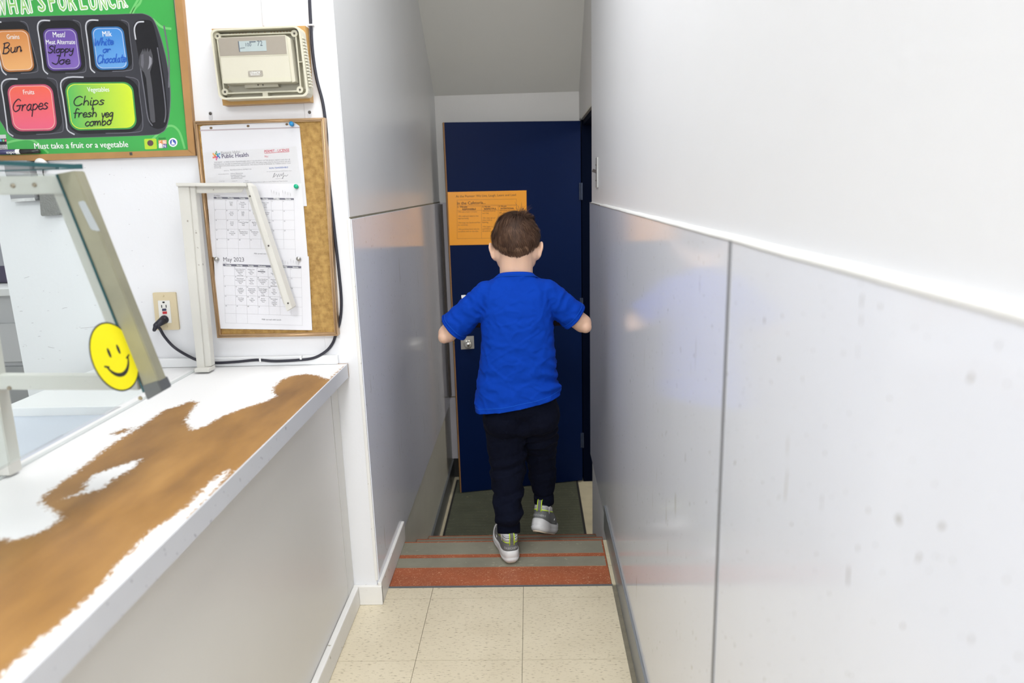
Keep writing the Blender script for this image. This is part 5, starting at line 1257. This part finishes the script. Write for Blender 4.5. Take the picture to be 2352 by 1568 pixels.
def wr(p, n):
    x, y, z = p; v = 0.0
    for S0, H0, r1, ax, s in SLV:        # creases radiating from the armpits
        d = V3((x-(S0.x-s*.012), 0, z-(S0.z-.055))); r_ = d.length
        if r_ < .16: v += .0010*math.exp(-((r_-.055)/.035)**2)*math.sin(math.atan2(d.z, d.x*s)*11+noise.noise((x*30, y*20, z*30))*3)
        along = (V3((x, y, z))-S0).dot(ax)
        if along > .03 and (V3((x, y, z))-S0-ax*along).length < .075: v += .0022*noise.noise((x*35+s*4, y*30, z*40))+.0013*math.sin(along*170+noise.noise((x*20, y*20, z*20))*5)
    lowf = min(1, max(0, (.86-z)/.2))
    # long diagonal folds of the back
    v += .0034*lowf*noise.noise((x*9+z*10, y*6, z*7-x*4))
    v += .0034*(.45+lowf)*noise.noise((x*22-z*20, y*15, z*24+x*14))
    v += .0017*noise.noise((x*50+z*25, y*40, z*60))
    v += .0022*(.35+.65*lowf)*max(0, 1-abs(noise.noise((x*11+z*13, y*7, z*11-x*9+2)))*6) + .0018*max(0, 1-abs(noise.noise((x*17-z*15+5, y*9, z*15+x*8)))*7)
    side = math.exp(-((x-.075)/.05)**2)*math.exp(-((z-.64)/.06)**2)
    v += .007*side*math.sin((z+.35*x)*150+noise.noise((x*20, y*20, z*10))*2)
    d = z-hem_z(x, y)
    if d < .018: v += .0013
    return v
displace(sh, wr)
bm = bmesh.new(); bm.from_mesh(sh)
def cut(faces, co, no):
    g = list({v for f in faces for v in f.verts} | {e for f in faces for e in f.edges} | set(faces))
    bmesh.ops.bisect_plane(bm, geom=g, plane_co=co, plane_no=no, clear_outer=True)
nh = V3((.18, 0, -1)).normalized()
cut([f for f in bm.faces if f.calc_center_median().z < .70 and f.calc_center_median().x > -.24], V3((-.058, 2.3, .558)), nh)
def stitch_path(co, no, sel):
    b2 = bm.copy(); g = [f for f in b2.faces if sel(f.calc_center_median())]
    g = list({v for f in g for v in f.verts} | {e for f in g for e in f.edges} | set(g))
    r_ = bmesh.ops.bisect_plane(b2, geom=g, plane_co=co, plane_no=no)['geom_cut']
    out = [(e.verts[0].co.copy(), e.verts[1].co.copy()) for e in r_ if isinstance(e, bmesh.types.BMEdge)]; b2.free(); return out
STITCH = [stitch_path(V3((-.058, 2.3, .558))-nh*.016, nh, lambda c: c.z < .70 and c.x > -.24)]
for S0, H0, r1, ax, s in SLV:
    cut([f for f in bm.faces if (f.calc_center_median()-H0).length < .09 and (f.calc_center_median()-H0).dot(ax) > -.02], H0, ax)
for S0, H0, r1, ax, s in SLV: STITCH.append(stitch_path(H0-ax*.015, ax, lambda c: (c-H0).length < .09 and (c-H0).dot(ax) > -.03))
bm.to_mesh(sh); bm.free()
shirt = rehome('shirt', sh, SHIRT, pe); tag(shirt, 'plain royal blue short sleeved T-shirt')
so = shirt.modifiers.new('thickness', 'SOLIDIFY'); so.thickness = .0022; so.offset = -1
# ribbed collar, sleeve hems, stitch lines
def ring_tube(name, pts, r, m, parent):
    bm = bmesh.new(); n = len(pts); seg = 8; R_ = []
    for i in range(n):
        t = (pts[(i+1) % n]-pts[i-1]).normalized(); up = V3((0, 0, 1)); a = t.cross(up)
        a = a.normalized() if a.length > .05 else V3((0, 1, 0)); b_ = t.cross(a)
        R_.append([bm.verts.new(pts[i]+a*math.cos(2*math.pi*k/seg)*r[0]+b_*math.sin(2*math.pi*k/seg)*r[1]) for k in range(seg)])
    for i in range(n):
        A, B = R_[i], R_[(i+1) % n]
        for k in range(seg): bm.faces.new((A[k], A[(k+1) % seg], B[(k+1) % seg], B[k]))
    return bm_obj(name, bm, m, parent, True)
bm = bmesh.new(); loft(bm, [ring_at(.9815, 72, .93, tilt=.3), ring_at(.9815, 72, .985, tilt=.3), ring_at(.984, 72, 1.0, tilt=.3), ring_at(.990, 72, 1.015, tilt=.3), ring_at(.9935, 72, 1.0, tilt=.3), ring_at(.9925, 72, .95, tilt=.3)], False); bm_obj('collar', bm, SHIRT, shirt, True)
ring_tube('collar_stitch', [p+V3((0, 0, -.0015)) for p in ring_at(.982, 72, .99, tilt=.3)], (.0009, .0009), SHIRT2, shirt)
for S0, H0, r1, ax, s in SLV:
    e1 = ax.orthogonal().normalized(); e2 = ax.cross(e1)
    ring_tube('sleeve_hem', [H0-ax*.004+(e1*math.cos(t)+e2*math.sin(t))*(r1*.985+.0015*math.sin(3*t+s)) for t in np.linspace(0, 2*math.pi, 48, endpoint=False)], (.0022, .0045), SHIRT, shirt)
for seg_ in STITCH:
    bm = bmesh.new()
    for a, b4 in seg_:
        if (b4-a).length > 1e-5: add_tube(bm, [a, b4], .0009, 5)
    tag(bm_obj('hem_stitch', bm, SHIRT2, shirt), kind='stuff')

# ---- joggers
PANT = mat('navy jogger cloth', (.003, .0042, .012), .9, spec=.1, var=.2, vscale=18, bump=.15, bscale=300)
bm = bmesh.new()
add_ell(bm, V3((-.045, 2.318, .475)), (.06, .082, .055)); add_ell(bm, V3((-.046, 2.318, .555)), (.125, .100, .080)); add_ell(bm, V3((-.105, 2.30, .50)), (.078, .088, .08)); add_ell(bm, V3((.018, 2.312, .505)), (.074, .085, .08))
add_rcone(bm, HL, KL, .076, .064); add_rcone(bm, KL, KL.lerp(AL, .55), .064, .050); add_rcone(bm, KL.lerp(AL, .55), AL+V3((0, .004, .058)), .050, .050)
add_rcone(bm, HRt, KR, .072, .058); add_rcone(bm, KR, KR.lerp(AR, .55), .058, .050); add_rcone(bm, KR.lerp(AR, .55), AR+V3((0, .004, .056)), .050, .045)
pm = remesh(bm, .0045, 8, 'joggers')
def pw(p, n):
    x, y, z = p; v = .005*noise.noise((x*14, y*14, z*26))+.003*noise.noise((x*30, y*30, z*45))
    leg = -.04 > x
    for zc, a_ in (((.30, .005), (.345, .003), (.215, .006), (.16, .005)) if leg else ((.38, .007), (.31, .004), (.235, .005), (.42, .004))):
        v += a_*math.exp(-((z-zc-.25*(x+ (.10 if leg else -.02))+.015*noise.noise((x*25, y*25, zc*9)))/.011)**2) - a_*.7*math.exp(-((z-zc-.02-.2*(x+(.10 if leg else -.02)))/.010)**2)
    return v
displace(pm, pw)
pants = rehome('joggers', pm, PANT, pe); tag(pants, 'dark navy cuffed jogging trousers')
for A0, K0, rr in ((AL, KL, .040), (AR, KR, .037)):
    ax = (A0-K0).normalized(); a0 = A0-ax*.028; n = 44; e1 = ax.orthogonal().normalized(); e2 = ax.cross(e1); bm = bmesh.new(); rings = []
    for f, ro in ((-.1, rr*.8), (.0, rr*.95), (.25, rr*1.0), (.85, rr*1.0), (1, rr*.96), (1.0, rr*.8)):
        rings.append([a0+ax*.040*f+(e1*math.cos(2*math.pi*k/n)+e2*math.sin(2*math.pi*k/n))*(ro+(.0009 if k % 2 else 0)) for k in range(n)])
    loft(bm, rings, False); bm_obj('cuff', bm, PANT, pants, True)

# ---- shoes
SOLE = mat('white midsole', (.66, .66, .66), .5, var=.04, vscale=30); OUT = mat('cream outsole', (.62, .52, .40), .6, var=.1, vscale=40); GRYS = mat('grey shoe mesh', (.135, .14, .14), .6, var=.12, vscale=120, bump=.3, bscale=500); LIME = mat('lime trim', (.56, .80, .02), .5); SOCK = mat('white sock', (.72, .72, .74), .9, bump=.3, bscale=300); WSTR = mat('white stripe', (.68, .68, .66), .6); DSTR = mat('dark slate stripe', (.05, .05, .07), .6)
def planform(yb, yf, w, z, n=44, toe=1.0, sway=.004):
    """shoe outline at height z from heel yb to toe yf with half width w"""
    out = []; L = yf-yb
    for k in range(n):
        t = 2*math.pi*k/n; c, s = math.cos(t), math.sin(t)
        yy = yb+L*(.5-.5*c)
        f = (yy-yb)/L
        prof_ = (abs(s)**.62)*(1.0-.16*math.exp(-((f-.42)/.16)**2)+.10*math.exp(-((f-.72)/.2)**2))
        out.append((math.copysign(1, s)*w*prof_+sway*math.sin(f*math.pi)*0, yy, z))
    return out
def make_shoe(Mx, label):
    sh_ = []
    def part(name, rings, m, parent=pe, cap=True):
        bm = bmesh.new(); loft(bm, [[Mx @ V3(p) for p in r_] for r_ in rings], cap); return bm_obj(name, bm, m, parent, True)
    def spring(r_, k=1.0): return [(x, y, z+k*max(0, (y-.135)/.07)**2*.016+k*max(0, (.035-y)/.035)**2*.005) for x, y, z in r_]
    sole = part('shoe_sole', [spring(planform(.010, .196, .026, .003)), spring(planform(.004, .200, .0315, .007)), spring(planform(.0, .2035, .0345, .016)), spring(planform(.004, .2025, .0325, .019)), spring(planform(.003, .202, .0335, .021)), spring([(x, y, z+.010*math.exp(-((y-.0)/.05)**2)) for x, y, z in planform(.004, .200, .033, .031)]), spring([(x, y, z+.010*math.exp(-((y-.0)/.05)**2)) for x, y, z in planform(.010, .192, .028, .034)])], SOLE)
    tag(sole, label)
    part('outsole', [spring(planform(.012, .194, .0255, .0)), spring(planform(.009, .197, .0275, .0035))], OUT, sole)
    # tread grooves
    for y in (.07, .092, .114, .136, .158):
        bm = bmesh.new(); pts = [Mx @ V3((x, y+.006*math.sin(x*260), .0-.0006+max(0, (y-.135)/.07)**2*.016)) for x in np.linspace(-.017, .017, 9)]
        add_tube(bm, pts, .0011, 6); bm_obj('tread_groove', bm, BLK, sole)
    up = part('shoe_upper', [spring(planform(.008, .192, .029, .030), .8), spring(planform(.006, .188, .0305, .040), .6), spring(planform(.007, .176, .0300, .050), .4), planform(.009, .150, .0290, .060), planform(.011, .120, .0275, .067), planform(.010, .106, .0265, .072)], GRYS)
    def band(name, z, yb, yf, w, hh, m, ex=.0009):
        bm = bmesh.new(); R1 = planform(yb-ex, yf, w+ex, z-hh); R2 = planform(yb-ex, yf-hh*1.2, w+ex, z+hh)
        loft(bm, [[Mx @ V3(p) for p in r_] for r_ in (R1, R2)], False); return bm_obj(name, bm, m, up, True)
    col = part('shoe_collar', [planform(.010, .112, .0268, .070), planform(.009, .098, .0268, .078), planform(.010, .092, .0265, .085), planform(.013, .088, .0245, .088), planform(.017, .082, .020, .086)], WSTR)
    band('trim_line', .0715, .010, .108, .0270, .0013, LIME)
    band('trim_line', .0765, .0092, .100, .0272, .0006, DSTR); band('trim_line', .0810, .0092, .096, .0270, .0006, DSTR); band('trim_line', .0865, .0105, .089, .0262, .0012, DSTR)
    # heel pull tab with lime edges
    bm = bmesh.new(); loft(bm, [[Mx @ V3(p) for p in ((-w_, y+.0015, z), (w_, y+.0015, z), (w_, y-.0022, z), (-w_, y-.0022, z))] for w_, y, z in ((.0065, .007, .068), (.0065, .0055, .080), (.0062, .003, .092), (.006, .004, .101), (.006, .008, .103))]); tab = bm_obj('heel_tab', bm, GRYS, up)
    for s in (-1, 1):
        bm = bmesh.new(); add_tube(bm, [Mx @ V3((s*.0068, y-.002, z)) for y, z in ((.007, .066), (.0055, .080), (.003, .092), (.004, .101), (.008, .104))], .0016, 8); bm_obj('tab_edge', bm, LIME, tab, True)
    # vamp: dark stripes with white and lime laces
    for i, y in enumerate((.118, .130, .142, .154)):
        bm = bmesh.new(); pts = []
        for k in range(9):
            x = -.022+.0055*k; h = .0735-(y-.106)*.43
            pts.append(Mx @ V3((x, y+.004*math.cos(x*70), h+.002-abs(x)**2*16)))
        add_tube(bm, pts, .0021, 6); bm_obj('lace', bm, (DSTR, WSTR, LIME, WSTR)[i], up, True)
    for s in (-1, 1):
        for i, y in enumerate((.10, .115, .13, .145)):
            bm = bmesh.new(); add_tube(bm, [Mx @ V3((s*(.0305-.001*i), y, .042+.004)), Mx @ V3((s*(.0295-.0025*i), y+.008, .054)), Mx @ V3((s*(.025-.003*i), y+.014, .061-.004*i))], .0013, 6); bm_obj('side_stripe', bm, (WSTR, DSTR, LIME, WSTR)[i], up, True)
    # lettering round the heel
    V_, F_, W_ = text_geo('SKECHERS', .01); vs2 = []
    for x, y in V_:
        lx = (x/W_-.5)*.042; lz = .0515+y*.0085-2.2*lx*lx; f = (lz-.040)/.020; yb = .006+.003*f; w_ = .0305-.0015*f; L = .182-.04*f-yb
        sn = min(.98, (abs(lx)/w_)**(1/.62)); vs2.append(Mx @ V3((lx*1.02, yb+L*(.5-.5*math.sqrt(1-sn*sn))-.0012, lz)))
    from_vf('heel_lettering', vs2, F_, mat('pale grey lettering', (.42, .43, .43), .5), up)
    return sole
make_shoe(ML, 'white soled grey trainer with lime trim planted on the step')
make_shoe(MR, 'white soled grey trainer with lime trim lifted off the step')
for A0, Mx in ((AL, ML), (AR, MR)):
    bm = bmesh.new(); p = Mx @ V3((0, .048, .064)); add_rcone(bm, A0+V3((0, 0, .012)), p, .0315, .0285, 24); bm_obj('sock', bm, SOCK, pe, True)

# ------------------------------------------------------------------ tray and carton
ty = thing('lunch_tray', (-.065, 2.66, .80), 'dark lunch tray held in front of the child', 'tray')
TRP = mat('dark brown plastic tray', (.012, .006, .008), .7, spec=.15)
box('tray_base', (-.262, 2.49, .797), (.130, 2.80, .801), TRP, ty, .001)
for a, b4 in (((-.268, 2.484), (-.258, 2.805)), ((.126, 2.484), (.136, 2.805)), ((-.258, 2.484), (.126, 2.494)), ((-.258, 2.795), (.126, 2.805))):
    box('tray_rim', (*a, .784), (*b4, .815), TRP, ty, .003)
mc = thing('milk_carton', (-.243, 2.60, .802), 'small white carton peeking over the left sleeve', 'carton')
CART = mat('white carton card', (.80, .79, .76), .5)
box('carton_body', (-.262, 2.575, .802), (-.208, 2.625, .862), CART, mc, .001)
bm = bmesh.new(); prism(bm, [V3((-.262, 2.575, .862)), V3((-.208, 2.575, .862)), V3((-.235, 2.575, .884))], V3((0, -1, 0)), .05); gb = bm_obj('gable', bm, CART, mc)
bm = bmesh.new(); prism(bm, [V3((-.268, 2.598, .888)), V3((-.268, 2.598, .880)), V3((-.258, 2.598, .856)), V3((-.225, 2.598, .870)), V3((-.236, 2.598, .882)), V3((-.254, 2.598, .889))], V3((0, -1, 0)), .002); bm_obj('opened_spout', bm, CART, mc)
